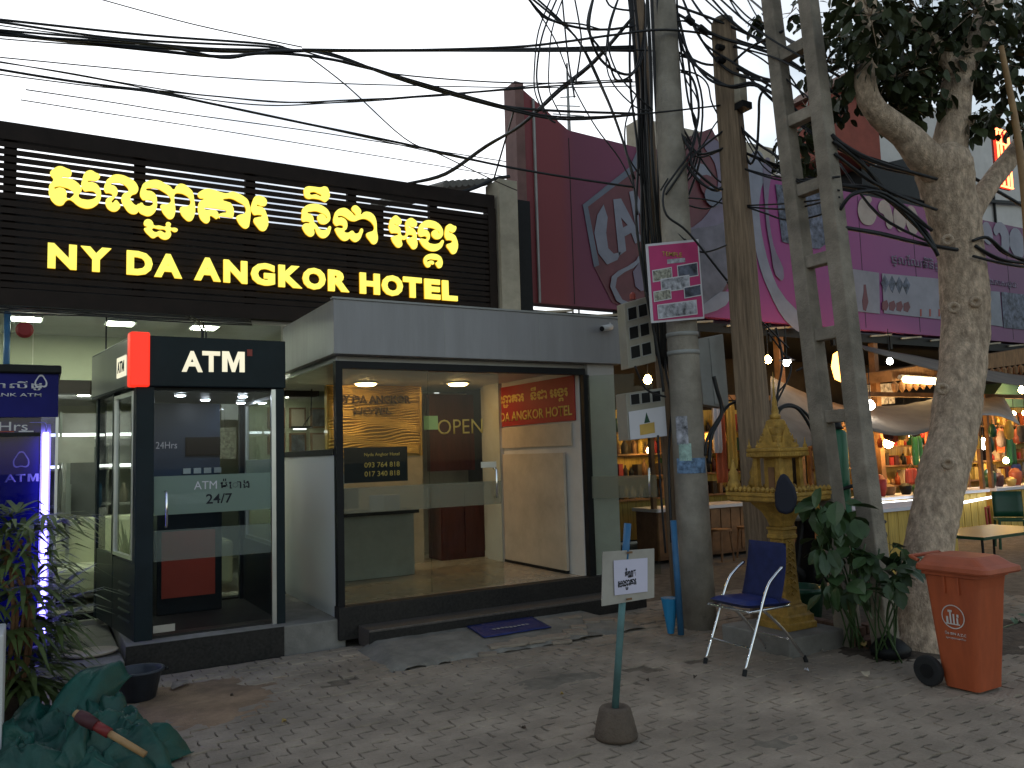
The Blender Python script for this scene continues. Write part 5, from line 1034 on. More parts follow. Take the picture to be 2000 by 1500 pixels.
pot = MB().lathe([(.17, 0), (.22, .36), (.235, .37), (.235, .41), (.2, .41), (.19, .36)], (6.1, 5.35, .0), 22).build('plant_pot', M['green'], smooth=True); tag(pot, 'dark green plant pot half hidden behind the shrine', 'pot')
bag = MB().lathe([(.1, 0), (.2, .05), (.22, .2), (.14, .34), (.05, .42), (.02, .47)], (0, 0, 0), 14)
bag.v = [(x*(1+.25*noise.noise(Vector((x*9, y*9, z*9)))), y*(1+.25*noise.noise(Vector((x*9+5, y*9, z*9)))), z) for x, y, z in bag.v]
bg_ = bag.build('rubbish_bag', M['black'], smooth=True); tag(bg_, 'black rubbish bag lying by the wheel of the orange bin', 'bag'); pz = atz(1740, 1285, .0); bg_.location = (pz.x, pz.y, 0); bg_.scale = (.7, .7, .4)
sc_ = thing('scooter', 'black scooter parked in the shade behind the spirit house', 'scooter', (6.9, 5.9, 0))
def wheel(c_, r_): w_ = MB(); n = 28; pts = [V(c_[0]+r_*cos(2*pi*q/n), c_[1]+.0, c_[2]+r_*sin(2*pi*q/n)) for q in range(n+1)]; w_.tube(pts, .05, 8, cap=False); o = w_.build('wheel', M['rubber'], sc_, smooth=True); MB().tube([V(c_[0], c_[1]-.04, c_[2]), V(c_[0], c_[1]+.04, c_[2])], r_*.62, 18).build('rim', M['dark'], o)
wheel((6.45, 5.75, .26), .23); wheel((7.65, 5.75, .26), .23)
loft([[V(6.62+.03*i-.1*(i == 4), 5.75+.16*cos(2*pi*j/12)*(1-.1*i), .35+.16*i+.05*sin(2*pi*j/12)) for j in range(12)] for i in range(5)]).build('front_shield', M['black'], sc_, smooth=True)
loft([[V(x, 5.75+w_*cos(2*pi*j/12), z_+h_*sin(2*pi*j/12)) for j in range(12)] for x, w_, z_, h_ in ((6.75, .12, .35, .05), (7.05, .14, .42, .1), (7.3, .17, .62, .16), (7.6, .16, .68, .15), (7.9, .07, .72, .06))]).build('body', M['black'], sc_, smooth=True)
loft([[V(x, 5.75+w_*cos(2*pi*j/12), z_+h_*sin(2*pi*j/12)) for j in range(12)] for x, w_, z_, h_ in ((7.0, .1, .78, .03), (7.3, .14, .82, .06), (7.7, .14, .86, .06), (7.9, .07, .86, .03))]).build('seat', M['rubber'], sc_, smooth=True)
MB().tube(cat([V(6.62, 5.4, 1.06), V(6.66, 5.6, 1.04), V(6.66, 5.75, 1.0), V(6.66, 5.9, 1.04), V(6.62, 6.1, 1.06)], 4), .018, 8).build('handlebar', M['black'], sc_, smooth=True); MB().tube([V(6.66, 5.75, .95), V(6.5, 5.75, .3)], .035, 8).build('fork', M['dark'], sc_)
MB().lathe([(.02, -.03), (.09, 0), (.10, .03), (.02, .06)], (6.6, 5.75, .98), 14).build('headlamp', M['grey'], sc_, smooth=True)
m1 = aty(1685, 950, 5.3); mr = thing('mirror', 'round black scooter mirror showing pale violet beside the ladder pole', 'mirror', m1)
MB().tube([m1+V(-.35, .0, -.02), m1+V(-.1, 0, .02), m1], .018, 8).build('arm', M['black'], mr, smooth=True); MB().tube([m1+V(0, -.02, 0), m1+V(0, .02, 0)], .085, 18).build('shell', M['black'], mr, bevel=.01); MB().tube([m1+V(-.01, -.024, 0), m1+V(-.01, -.021, 0)], .05, 16).build('lens', M['lilac'], mr)
gc0, gc1 = aty(1637, 950, 5.5), aty(1637, 838, 5.5)
gc = thing('gas_cylinder', 'tall green cylinder with a black cap standing behind the ladder pole', 'cylinder', (gc0.x, 5.5, 0))
MB().tube([V(gc0.x, 5.5, z) for z in (.0, .02, gc1.z-.06, gc1.z-.02, gc1.z)], [.10, .115, .115, .10, .05], 22).build('body', M['tank'], gc, smooth=True); MB().tube([V(gc0.x, 5.5, gc1.z), V(gc0.x, 5.5, gc1.z+.04), V(gc0.x+.02, 5.5, gc1.z+.09)], [.09, .07, .045], 12).build('cap', M['black'], gc, smooth=True)
for i, (pts, r_) in enumerate([([(1515, 815), (1530, 795), (1560, 800), (1590, 850), (1605, 905), (1618, 955)], .016), ([(1516, 800), (1545, 790), (1580, 815), (1605, 880), (1615, 925), (1622, 960)], .014), ([(1385, 905), (1390, 850), (1410, 805), (1400, 760), (1394, 735)], .02), ([(1378, 890), (1384, 850), (1420, 795), (1440, 785)], .014)]):
    o = MB().tube(cat([aty(px, py, 5.6 if i < 2 else 5.9) for px, py in pts], 6), r_, 8).build('hose', M['cable'], smooth=True)
    tag(o, ['thick dark hose arching behind the shrine spire', 'second dark hose arching above the first behind the shrine spire', 'bundle-thick black hose hanging below the grey switch box', 'thin black hose reaching from below the switch box to the timber post'][i], 'hose')
# ================================================================ billboard over the market
BY = 9.5
bb = thing('billboard', 'long dark red and purple advertising billboard above the night market', 'billboard', (12, BY, 3.8))
bm_ = mat('billboard print', (.2, .03, .05), .55, var=.06)
n_ = bm_.node_tree.nodes; l_ = bm_.node_tree.links
tcx = n_.new('ShaderNodeTexCoord'); sx = n_.new('ShaderNodeSeparateXYZ'); l_.new(tcx.outputs['Object'], sx.inputs[0]); mr_ = n_.new('ShaderNodeMapRange'); mr_.inputs[1].default_value = 5.7; mr_.inputs[2].default_value = 18; l_.new(sx.outputs[0], mr_.inputs[0])
cr = n_.new('ShaderNodeValToRGB'); e_ = cr.color_ramp.elements; e_[0].position = 0; e_[0].color = (.20, .028, .034, 1); e_[1].position = 1; e_[1].color = (.16, .065, .145, 1)
for p_, c_ in ((.06, (.19, .028, .036, 1)), (.08, (.15, .028, .062, 1)), (.2, (.19, .034, .095, 1)), (.34, (.27, .036, .18, 1)), (.5, (.27, .05, .19, 1)), (.7, (.235, .06, .185, 1))): q = e_.new(p_); q.color = c_
l_.new(mr_.outputs[0], cr.inputs[0]); l_.new(cr.outputs[0], n_['Principled BSDF'].inputs['Base Color'])
MB().prism([(5.78, BY, 3.78), (30, BY, 3.7), (30, BY, 6.25), (8.2, BY, 6.3), (6.6, BY, 6.36), (5.78, BY, 6.86)], (0, .25, 0)).build('face', bm_, bb)
box('end_trim', mat('faded maroon board', (.2, .1, .09), .7, var=.25, dirt=.4), bb, 5.70, 5.84, BY-.03, BY+.28, 3.78, 6.9)
MB().bar((6.0, BY-.02, 3.78), (6.0, BY-.02, 6.7), .03).build('conduit', M['grey'], bb)
for x_ in (6.6, 8.2, 9.8, 11.4, 13.0, 14.6, 16.2, 17.8): box('sheet_joint', M['dark'], bb, x_-.006, x_+.006, BY-.003, BY+.002, 3.8, 6.24)
for x_ in (7.4, 9.0, 10.6, 12.2, 13.8): MB().bar((x_, BY+.1, 3.45), (x_, BY+.1, 3.78), .06).build('support', M['dark'], bb)
def bq(px, py, off=.01): p = aty(px, py, BY-off); return p
def bpoly(name, pts, m_, off, sm=True, parent=bb): return outline(name, [[(bq(*p).x, bq(*p).z) for p in lp] for lp in pts], m_, parent, ((0, BY-off, 0), (1, 0, 0), (0, 0, 1)), .004, sm)
blu = mat('blue grey print', (.12, .135, .18), .5, var=.12); wht = mat('billboard white print', (.21, .215, .27), .5, var=.15); dkp = mat('dark maroon print', (.10, .03, .045), .5, var=.2); lil = mat('lilac print', (.16, .13, .19), .5, var=.25, scale=2)
dkp = mat('dark maroon print', (.13, .03, .04), .5, var=.2)
bpoly('emblem_panel', [[(1140, 400), (1235, 330), (1260, 300), (1390, 250), (1430, 330), (1425, 560), (1380, 610), (1300, 640), (1195, 590), (1160, 520)]], dkp, .006, False)
bpoly('emblem_edge', [[(1138, 400), (1230, 326), (1255, 270), (1262, 280), (1242, 332), (1148, 404), (1170, 518), (1160, 522)]], blu, .011, False)
for ch_, pts in (('C', [[(1178, 400), (1166, 420), (1160, 455), (1168, 495), (1185, 517), (1205, 508), (1212, 492), (1198, 496), (1187, 485), (1183, 455), (1186, 425)]]), ('A', [[(1197, 390), (1212, 388), (1255, 470), (1240, 476), (1232, 455), (1219, 462), (1222, 490), (1208, 500)], [(1212, 425), (1216, 445), (1225, 440)]]), ('M', [[(1228, 375), (1240, 372), (1262, 420), (1272, 365), (1285, 368), (1300, 470), (1286, 472), (1277, 410), (1268, 462), (1256, 440), (1246, 410), (1248, 460), (1240, 440)]])):
    bpoly('letter', pts, wht, .018, False)
bpoly('swirl', [[(1375, 280), (1420, 290), (1450, 340), (1440, 420), (1390, 480), (1330, 500), (1290, 545), (1240, 560), (1300, 470), (1370, 430), (1400, 370), (1395, 320)]], lil, .021)
bpoly('swirl', [[(1330, 470), (1400, 440), (1440, 430), (1430, 520), (1400, 580), (1340, 610), (1300, 620), (1350, 560)]], mat('mid grey print', (.12, .11, .14), .5, var=.5, scale=2), .026)
bpoly('swirl', [[(1190, 560), (1240, 510), (1250, 500), (1248, 512), (1200, 562), (1290, 600), (1350, 605), (1420, 570), (1425, 582), (1350, 620), (1280, 618)]], wht, .031)
for i in range(4): bpoly('leaf_mark', [[(1345+12*i, 300+22*i), (1375+10*i, 320+20*i), (1370+8*i, 350+18*i), (1350+8*i, 330+20*i)]], [dkp, wht, dkp, blu][i], .036+.006*i)
bpoly('arc_band', [[(1468, 300), (1488, 300), (1482, 400), (1492, 480), (1518, 560), (1568, 645), (1548, 640), (1500, 565), (1474, 480), (1466, 400)]], wht, .012)
bpoly('arc_band', [[(1494, 310), (1502, 310), (1499, 400), (1510, 480), (1530, 540), (1524, 548), (1503, 480), (1493, 400)]], lil, .02)
bpoly('photograph', [[(1514, 360), (1618, 372), (1622, 470), (1600, 486), (1570, 484), (1527, 472)]], M['photo3'], .014, False)
bpoly('photograph', [[(1660, 525), (1716, 533), (1718, 613), (1664, 607)]], mat('pale print', (.25, .235, .27), .6, var=.15), .014, False); 
pp_ = bpoly('photograph', [[(1722, 534), (1870, 548), (1876, 628), (1726, 612)]], mat('pale print two', (.25, .24, .28), .6, var=.15), .014, False)
for i in range(4):
    x = 1727+i*14; bpoly('diamond_mark', [[(x, 537+i*1.5), (x+8, 552+i*1.5), (x+1, 571+i*1.5), (x-7, 553+i*1.5)]], M['photo3'], .019, False); bpoly('round_mark', [[(x-5, 590+i), (x+4, 586+i), (x+8, 597+i), (x+3, 607+i), (x-5, 604+i)]], dkp, .019, False)
bpoly('bottle_mark', [[(1686, 556), (1690, 556), (1692, 572), (1695, 590), (1690, 608), (1685, 605), (1683, 588), (1686, 570)]], dkp, .019, False)
for i in range(3): bpoly('bar_mark', [[(1796+i*18, 604), (1799+i*18, 604), (1799+i*18, 618), (1796+i*18, 618)]], M['red'], .019, False)
bpoly('photograph', [[(1926, 568), (1952, 570), (1958, 638), (1928, 634)]], mat('pale print three', (.22, .23, .27), .6, var=.2), .014, False); bpoly('photograph', [[(1955, 570), (2040, 580), (2040, 648), (1960, 640)]], M['photo3'], .014, False)
for lp in ([[(1676, 400), (1690, 384), (1702, 388), (1698, 402), (1710, 412), (1708, 432), (1694, 440), (1680, 430)]], [[(1716, 398), (1730, 392), (1740, 410), (1742, 444), (1734, 446), (1726, 420), (1716, 412)]], [[(1748, 402), (1760, 400), (1764, 450), (1752, 448)]], [[(1772, 405), (1786, 408), (1790, 455), (1776, 452)]], [[(1918, 440), (1930, 436), (1936, 475), (1922, 470)]], [[(1940, 445), (1962, 440), (1968, 492), (1958, 490), (1952, 455), (1944, 460)]], [[(1972, 455), (1990, 450), (1998, 500), (1978, 495)]]): bpoly('large_letter', lp, mat('cream print', (.36, .29, .25), .5) if lp[0][0][0] < 1800 else wht, .014)
def btext(s, px, py, w, h, m_): q = bq(px, py, .016); text('lettering', s, m_, bb, (q.x, BY-.016, q.z), (1, 0, 0), (0, 0, 1), w=w, h=h, ext=.003, off=.01)
btext('ផ្លែឈើទំនិញ', 1742, 520, 1.6, .28, lil); btext('និងភេសជ្ជៈ', 1925, 558, 1.2, .2, lil)
# structure behind the billboard
w1 = MB().box(9.2, 12.6, 11.0, 11.4, 3.72, 7.6).build('house_wall', M['plaster']); tag(w1, 'stained cream wall rising behind the billboard', 'building')
w2 = thing('white_building', 'white rendered building with sloping roof edge behind the tree', 'building', (18, 12, 0)); MB().prism([(13.4, 12, 3.72), (30, 12, 3.72), (30, 12, 10.5), (19.5, 12, 10.2), (14.6, 12, 7.7), (13.4, 12, 7.5)], (0, 5, 0)).build('wall', M['whitewall'], w2)
for i in range(7): MB().bar((14.5+i*1.5, 11.95, 6.4), (14.5+i*1.5, 11.95, 7.4+.3*i), .05).build('rail_post', M['dark'], w2)
MB().bar((14, 11.9, 7.25), (26, 11.9, 8.4), .08).build('rail', M['dark'], w2)
p_ = aty(1662, 235, 10.6); w3 = thing('brick_red_tower', 'small brick red rooftop box beside the tree fork', 'roof box', (p_.x, 10.6, 6.8)); box('wall', mat('brick red paint', (.24, .06, .04), .8, var=.2), w3, p_.x-.55, p_.x+.9, 10.6, 11.6, p_.z-.75, p_.z+.55); MB().prism([(p_.x-.7, 10.5, p_.z+.55), (p_.x+1.1, 10.5, p_.z+.55), (p_.x-.1, 10.5, p_.z+1.0)], (0, 1.3, 0)).build('roof', M['bricks'], w3)
dk = MB().prism([(aty(1680, 300, 11).x, 11, 5.9), (aty(1710, 300, 11).x+2.8, 11, 5.9), (aty(1710, 300, 11).x+2.8, 11, 8.6), (aty(1680, 300, 11).x, 11, 7.6)], (0, .6, 0)).build('shed_roof', M['dark']); tag(dk, 'dark shed roof between the red rooftop box and the tree', 'roof')
an = thing('antenna_mast', 'thin lattice antenna behind the top corner of the billboard', 'antenna', (8.4, 14, 0)); pa_ = aty(1108, 150, 14)
for s in (-.1, .1): MB().bar((pa_.x+s, 14, 3), (pa_.x, 14, pa_.z+.3), .03).build('rod', M['grey'], an)
for i in range(5): MB().bar((pa_.x-.4+.1*i, 14, pa_.z-.9+.2*i), (pa_.x+.4-.1*i, 14, pa_.z-.8+.2*i), .02).build('crossbar', M['grey'], an)
# red neon lantern sign
np_ = aty(1962, 310, 8.8); ne = thing('neon_sign', 'glowing red neon box sign hanging at the right side of the tree', 'neon sign', np_)
for dx in (-.20, -.08, .08, .2): MB().tube([V(np_.x+dx, 8.8, np_.z-.55), V(np_.x+dx, 8.8, np_.z+.55)], .02, 8).build('neon_tube', E_['neon'], ne)
for dz in (-.58, -.1, .3, .58): MB().tube([V(np_.x-.22, 8.8, np_.z+dz), V(np_.x+.22, 8.8, np_.z+dz)], .02, 8).build('neon_tube', E_['neon'], ne)
box('back_panel', M['redcloth'], ne, np_.x-.24, np_.x+.24, 8.86, 8.9, np_.z-.6, np_.z+.6); MB().bar((np_.x, 8.9, np_.z), (np_.x, 9.5, np_.z-.6), .05).build('bracket', M['dark'], ne)
# ================================================================ night market under the billboard
mk = thing('market_hall', 'dark open market hall with timber walls under the billboard', 'building', (12, 11, 0))
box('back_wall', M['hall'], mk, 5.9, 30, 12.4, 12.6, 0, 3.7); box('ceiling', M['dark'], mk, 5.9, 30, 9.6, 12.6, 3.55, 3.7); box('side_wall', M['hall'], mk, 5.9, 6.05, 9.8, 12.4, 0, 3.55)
for x in (6.3, 8.6, 10.9, 13.4, 16, 19, 22): box('column', M['stall'], mk, x-.06, x+.06, 9.62, 9.74, 0, 3.6)
random.seed(41)
for i in range(26): MB().bar((6.0+i*.9, 9.56, 3.66), (6.0+i*.9+.6, 9.56, 3.72), .03).build('lath', M['plaster'], mk)
def sheet_awning(name, corners, m_, label, sag=.12, n=8, cat_='awning'):
    A_, B_, C_, D_ = [Vector(c) for c in corners]; g_ = []
    for i in range(n+1):
        v = i/n; row = []
        for j in range(n+1):
            u = j/n; p = A_.lerp(B_, u).lerp(D_.lerp(C_, u), v); p.z -= sag*4*u*(1-u)*(.4+.6*v); p.z += .03*noise.noise(Vector((u*5, v*5, sag*40))); row.append(p)
        g_.append(row)
    o = MB().sheet(g_).build(name, m_, smooth=True, solid=.01, fix=False); return tag(o, label, cat_)
Q = aty
sheet_awning('awning', [Q(1672, 672, 9.2), Q(2060, 742, 9.2), Q(2060, 760, 7.6), Q(1690, 684, 7.6)], M['tarpgrey'], 'grey cloth awning stretched just under the billboard', .1)
sheet_awning('awning', [Q(1505, 735, 9.0), Q(1690, 800, 9.0), Q(1650, 815, 7.3), Q(1505, 870, 7.3)], M['tarpgrey'], 'sagging grey awning behind the spirit house', .2)
sheet_awning('awning', [Q(1690, 795, 8.8), Q(1840, 775, 8.8), Q(1840, 832, 7.4), Q(1690, 838, 7.4)], M['tarpgrey'], 'beige stall canopy with a scalloped front left of the tree trunk', .12)
sheet_awning('awning', [Q(1890, 790, 9.0), Q(1960, 775, 9.0), Q(1992, 830, 7.8), Q(1880, 826, 7.8)], M['metalsheet'], 'pale peaked stall canopy right of the tree trunk', -.15)
ev = thing('stall_eaves', 'brown thatched eaves with a warm tube lamp above the stall', 'roof', Q(1840, 760, 9.3))
e0, e1 = Q(1742, 745, 9.2), Q(2080, 700, 9.2); MB().prism([e0, e1, e1+V(0, 0, .36), e0+V(0, 0, .2)], (0, .6, 0)).build('fascia', M['eave'], ev)
for i in range(30): t = i/29; c_ = e0.lerp(e1, t); MB().lathe([(.01, 0), (.06, -.05), (.05, -.16), (.01, -.22)], (c_.x, 9.15, c_.z), 8).build('fringe', M['eave'], ev)
q0, q1 = Q(1768, 741, 9.0), Q(1832, 745, 9.0); tl = thing('tube_lamp', 'warm lit tube lamp under the brown eaves', 'lamp', q0); MB().tube([q0, q1], .06, 8).build('tube', E_['warmtube'], tl); MB().tube([q0+V(0, .1, .05), q1+V(0, .1, .05)], .05, 6).build('fitting', M['grey'], tl)
def bulb(px, py, Y, r_, m_, label, shade=False):
    c_ = Q(px, py, Y); t = thing('hanging_bulb', label, 'lamp', c_); MB().lathe([(.004, -r_), (r_*.7, -r_*.7), (r_, 0), (r_*.7, r_*.7), (r_*.3, r_*1.2)], c_, 12).build('bulb', m_, t, smooth=True); MB().tube([c_+V(0, 0, r_*1.1), c_+V(0, 0, r_*1.1+.5)], .008, 5).build('flex', M['cable'], t)
    if shade: MB().lathe([(r_*.5, r_*1.6), (r_*2.0, r_*.6), (r_*2.05, r_*.55)], c_, 16).build('shade', M['dark'], t)
bulb(1537, 708, 8.6, .06, E_['bulb'], 'white bulb under a dark shade behind the timber post', True); bulb(1738, 706, 8.8, .055, E_['bulb'], 'white bulb hanging left of the tree under the awning'); bulb(1700, 792, 8.0, .07, E_['bulb'], 'bright white bulb at the corner of the beige canopy')
bulb(1735, 866, 9.4, .09, E_['bulbw'], 'warm bulb low over the stall shelf left of the tree'); bulb(1770, 850, 9.5, .06, E_['bulbw'], 'smaller warm bulb hung beside the low shelf bulb'); bulb(1921, 868, 9.3, .10, E_['bulb'], 'large white globe lamp right of the tree trunk'); bulb(1996, 762, 9.4, .07, E_['bulbw'], 'yellow bulb at the right edge above the canopy')
bulb(1500, 703, 9.2, .06, E_['bulbw'], 'orange bulb just right of the timber post'); bulb(1265, 742, 10.2, .07, E_['bulbw'], 'orange bulb seen between the meter boxes'); bulb(1268, 880, 10.6, .05, E_['bulbw'], 'dim orange bulb below the lower meter box'); bulb(1842, 900, 9.6, .06, E_['bulbw'], 'added warm bulb half hidden by the tree trunk'); bulb(1400, 850, 11.0, .05, E_['bulbw'], 'orange bulb beyond the shrine platform'); bulb(1965, 900, 9.6, .06, E_['bulbw'], 'added warm bulb over the right stall chairs')  # the two warm bulbs inside the lit stalls are added for glow
c_ = Q(1648, 715, 8.6); lt = thing('paper_lantern', 'oval glowing orange lantern seen through the ladder pole', 'lantern', c_); MB().lathe([(.05, -.26), (.15, -.2), (.19, 0), (.15, .2), (.05, .26)], c_, 16).build('shade', E_['lantern'], lt, smooth=True); MB().lathe([(.06, .26), (.06, .32)], c_, 12).build('cap', M['black'], lt)
for i, (pa, pb_, lb) in enumerate((((1722, 983), (1790, 978), 'white light tube along the counter edge left of the tree'), ((1868, 984), (1952, 968), 'white light tube along the counter edge right of the tree'))):
    a_, b_ = Q(*pa, 8.80), Q(*pb_, 8.80); o = MB().tube([a_, b_], .022, 8).build('light_tube', E_['tube'], smooth=True); tag(o, lb, 'lamp', 'light tubes on the market counters')
lp_ = [Q(1692, 752, 10.0), Q(1745, 748, 10.0), Q(1748, 788, 10.0), Q(1694, 792, 10.0)]; lo = thing('lattice_board', 'pale patterned lattice board hung above the beige canopy', 'board', lp_[0]); MB().prism(lp_, (0, .03, 0)).build('board', M['photo2'], lo)
tr_ = thing('teal_roof', 'small teal peaked roof behind the canopy at the right edge', 'roof', Q(1960, 770, 10)); MB().prism([Q(1925, 795, 9.8), Q(1958, 748, 9.8), Q(1998, 752, 9.8), Q(2010, 795, 9.8)], (0, .6, 0)).build('sheet', mat('teal sheet', (.05, .12, .11), .6, var=.2), tr_)
random.seed(71)
for i in range(14):
    px = 1705+i*22+random.uniform(-6, 6); Y = 11.2; a_, b_ = Q(px, 840, Y), Q(px+random.uniform(-4, 4), 1010, Y); MB().tube([a_, a_.lerp(b_, .3), a_.lerp(b_, .5), b_], [.03, .05, .03, .04], 8).build('turned_post', M['stall'], mk, smooth=True)
for zi, py in enumerate((880, 925, 968)): a_, b_ = Q(1690, py, 11.15), Q(2060, py-12, 11.15); MB().bar(a_, b_, .06).build('rail', M['stall'], mk)
# stalls with goods
goods_mats = [('brown', 'stall'), ('green', 'green'), ('yellow', 'yellow'), ('crimson', 'redcloth'), ('dark red', 'redwood'), ('dark brown', 'hall'), ('brown', 'eave'), ('gold', 'gold'), ('beige', 'beige'), ('black', 'black'), ('orange', 'orange')]
ORD = 'first second third fourth fifth sixth seventh eighth ninth tenth eleventh twelfth thirteenth fourteenth fifteenth sixteenth seventeenth eighteenth nineteenth twentieth'.split()+['%dth' % k_ for k_ in range(21, 70)]
def stall(label, xa, xb, Y, counter_m, seed, goods_label, top_lit=True):
    random.seed(seed); t = thing('market_stall', label, 'market stall', ((xa+xb)/2, Y, 0))
    box('counter', counter_m, t, xa, xb, Y, Y+.5, 0, .74); 
    for i in range(int((xb-xa)/.22)): box('board', counter_m, t, xa+i*.22+.008, xa+i*.22+.205, Y-.018, Y-.001, .05, .72)
    box('counter_top', M['paper'], t, xa-.04, xb+.04, Y-.06, Y+.55, .74, .79)
    for x in (xa, xb): box('post', M['stall'], t, x-.035, x+.035, Y+.02, Y+.09, .79, 2.5); box('post', M['stall'], t, x-.035, x+.035, Y+1.1, Y+1.17, 0, 2.5)
    box('back_board', M['yellow'], t, xa, xb, Y+1.18, Y+1.21, .2, 2.4)
    for z in (.87, 1.25, 1.62, 1.98): box('shelf', M['stall'], t, xa, xb, Y+.92, Y+1.17, z, z+.03)
    box('top_beam', M['stall'], t, xa-.04, xb+.04, Y+.02, Y+.09, 2.5, 2.58)
    for zi, z in enumerate((.90, 1.28, 1.65, 2.01)):
        x = xa+.1; ci = 0
        while x < xb-.1:
            w_ = random.uniform(.035, .075); h_ = random.uniform(.12, .32); cn_, mk_ = random.choice(goods_mats); m_ = M[mk_]; kd_ = 'carton'
            if random.random() < .6: kd_ = 'jar'; o = MB().lathe([(w_*.8, 0), (w_*.85, h_*.6), (w_*.35, h_*.8), (w_*.3, h_)], (x, Y+1.04, z), 8).build('jar', m_, smooth=True)
            else: o = MB().box(x-w_*.8, x+w_*.8, Y+.97, Y+1.12, z, z+h_).build('carton', m_, bevel=.004)
            tag(o, '%s %s, %s along the %s shelf, stall %s' % (cn_, kd_, ORD[ci], ['lowest', 'second', 'third', 'top'][zi], goods_label), 'goods', 'goods on the market shelves'); ci += 1; x += w_*2+random.uniform(.01, .06)
    return t
stall('timber stall with yellow boarded counter and lit shelves left of the tree', 12.0, 15.4, 8.95, M['yellow'], 1, 'left of the tree')
stall('timber stall with pale lit counter and lit shelves right of the tree', 15.7, 19.3, 8.95, M['yellow'], 2, 'right of the tree')
stall('dim timber stall behind the golden spirit house', 8.3, 11.7, 9.95, M['stall'], 3, 'behind the shrine')
random.seed(19)
GARMENT = ['bottle green garment hung at the stall left of the tree trunk', 'dark red garment hung against the left side of the tree trunk', 'bright red garment hung low at the stall left of the tree', 'white garment hung beyond the left tip of the shrine platform', 'yellow garment hung behind the shrine between pole and timber post', 'orange garment hung behind the left corner of the shrine platform', 'orange garment hung at the stall right of the tree', 'green garment hung nearest the right edge', 'blue garment hung low near the right edge', 'gold garment hung just right of the tree trunk']
for i, (px, py, Y, w_, h_, m_) in enumerate([(1792, 880, 9.75, .3, .55, 'tank'), (1815, 865, 9.7, .25, .5, 'redcloth'), (1780, 930, 9.7, .35, .3, 'red'), (1400, 830, 9.8, .16, .9, 'paper'), (1428, 850, 9.8, .2, 1.1, 'yellow'), (1408, 870, 9.85, .22, 1.2, 'orange'), (1953, 860, 9.75, .3, .5, 'orange'), (1975, 880, 9.7, .3, .6, 'green'), (1985, 925, 9.7, .35, .4, 'bluecover'), (1880, 900, 9.75, .3, .4, 'gold')]):
    c_ = Q(px, py, Y); o = cushion(lambda u, v, h: V(c_.x+w_*u*.5*(1-.1*v), Y+h+.02*sin(u*7), c_.z+h_*v*.5), t=.05).build('hanging_garment', M[m_], smooth=True)
    tag(o, GARMENT[i], 'garment', 'garments hung on the market stalls'); MB().tube([c_+V(-.1, 0, h_*.5), c_+V(0, 0, h_*.5+.1), c_+V(.1, 0, h_*.5)], .006, 5).build('hanger', M['dark'], o)
    
# baskets and pots crowding the two lit counters, and lamps added for warm light
random.seed(61)
for i in range(24):
    px = 1690+i*14+random.uniform(-5, 5)
    if 1845 < px < 1880: continue
    py = random.uniform(838, 868); c_ = Q(px, py, 9.0+random.uniform(-.4, .5)); cn_, mk_ = random.choice(goods_mats); h_ = random.uniform(.15, .4); w_ = random.uniform(.05, .11)
    o = MB().lathe([(.006, h_*.5+.1), (.008, h_*.5), (w_*.5, h_*.45), (w_, 0), (w_*.8, -h_*.4), (.01, -h_*.5)], c_, 9).build('hanging_ware', M[mk_], smooth=True); tag(o, '%s ware, %s from the left of those hung under the stall canopies' % (cn_, ORD[i]), 'ware', 'wares hung under the stall canopies')
random.seed(52)
for si, (xa, xb, nm) in enumerate(((12.1, 15.2, 'left of the tree'), (15.8, 18.6, 'right of the tree'))):
    for i in range(9):
        x = xa+(xb-xa)*(i+.5)/9; r_ = random.uniform(.08, .13); h_ = random.uniform(.12, .3); cn_, mk_ = goods_mats[(i*3+si) % 11]
        o = MB().lathe([(r_*.7, 0), (r_, h_*.5), (r_*1.05, h_), (r_*.9, h_*1.02), (r_*.5, h_*1.25), (.01, h_*1.3)], (x, 9.15+random.uniform(-.06, .1), .79), 12).build('basket', M[mk_], smooth=True); tag(o, '%s heaped basket, %s from the left on the counter %s' % (cn_, ORD[i], nm), 'basket', 'baskets on the market counters')
    for i in range(7):
        x = xa+(xb-xa)*(i+.5)/7; z = 2.35-.12*sin(pi*(i+.5)/7); t = thing('added_lamp', 'added small warm lamp, %s on the string over the counter %s' % (ORD[i], nm), 'lamp', (x, 9.3, z), 'added lamps lighting the market counters')
        MB().lathe([(.01, -.06), (.04, -.03), (.045, 0), (.02, .04)], (x, 9.3, z), 8).build('bulb', E_['bulbw'], t, smooth=True); MB().tube([V(x, 9.3, z+.03), V(x, 9.3, 2.53)], .006, 4).build('flex', M['cable'], t)
# tables and chairs at the market edge
ct = thing('market_table', 'green topped folding table before the yellow boarded counter', 'table', Q(1920, 1060, 6.8)); p_ = atz(1925, 1040, .72); 
box('top', M['green'], ct, p_.x-.55, p_.x+.8, p_.y-.3, p_.y+.4, .70, .73)
for sx_ in (-.5, .75):
    for sy_ in (-.25, .35): MB().tube([V(p_.x+sx_, p_.y+sy_, .7), V(p_.x+sx_*1.05, p_.y+sy_*1.1, 0)], .014, 6).build('leg', M['dark'], ct)
bs = thing('boarded_counter', 'yellow boarded market counter standing behind the green table', 'counter', (p_.x+.8, p_.y+1.3, 0))
for i in range(9): box('board', M['yellow'], bs, p_.x-.2+i*.2, p_.x-.01+i*.2, p_.y+1.3, p_.y+1.33, .05, .86)
box('counter_top', M['paper'], bs, p_.x-.25, p_.x+1.7, p_.y+1.25, p_.y+1.9, .87, .91); box('frame', M['stall'], bs, p_.x-.2, p_.x+1.6, p_.y+1.34, p_.y+1.8, 0, .868)
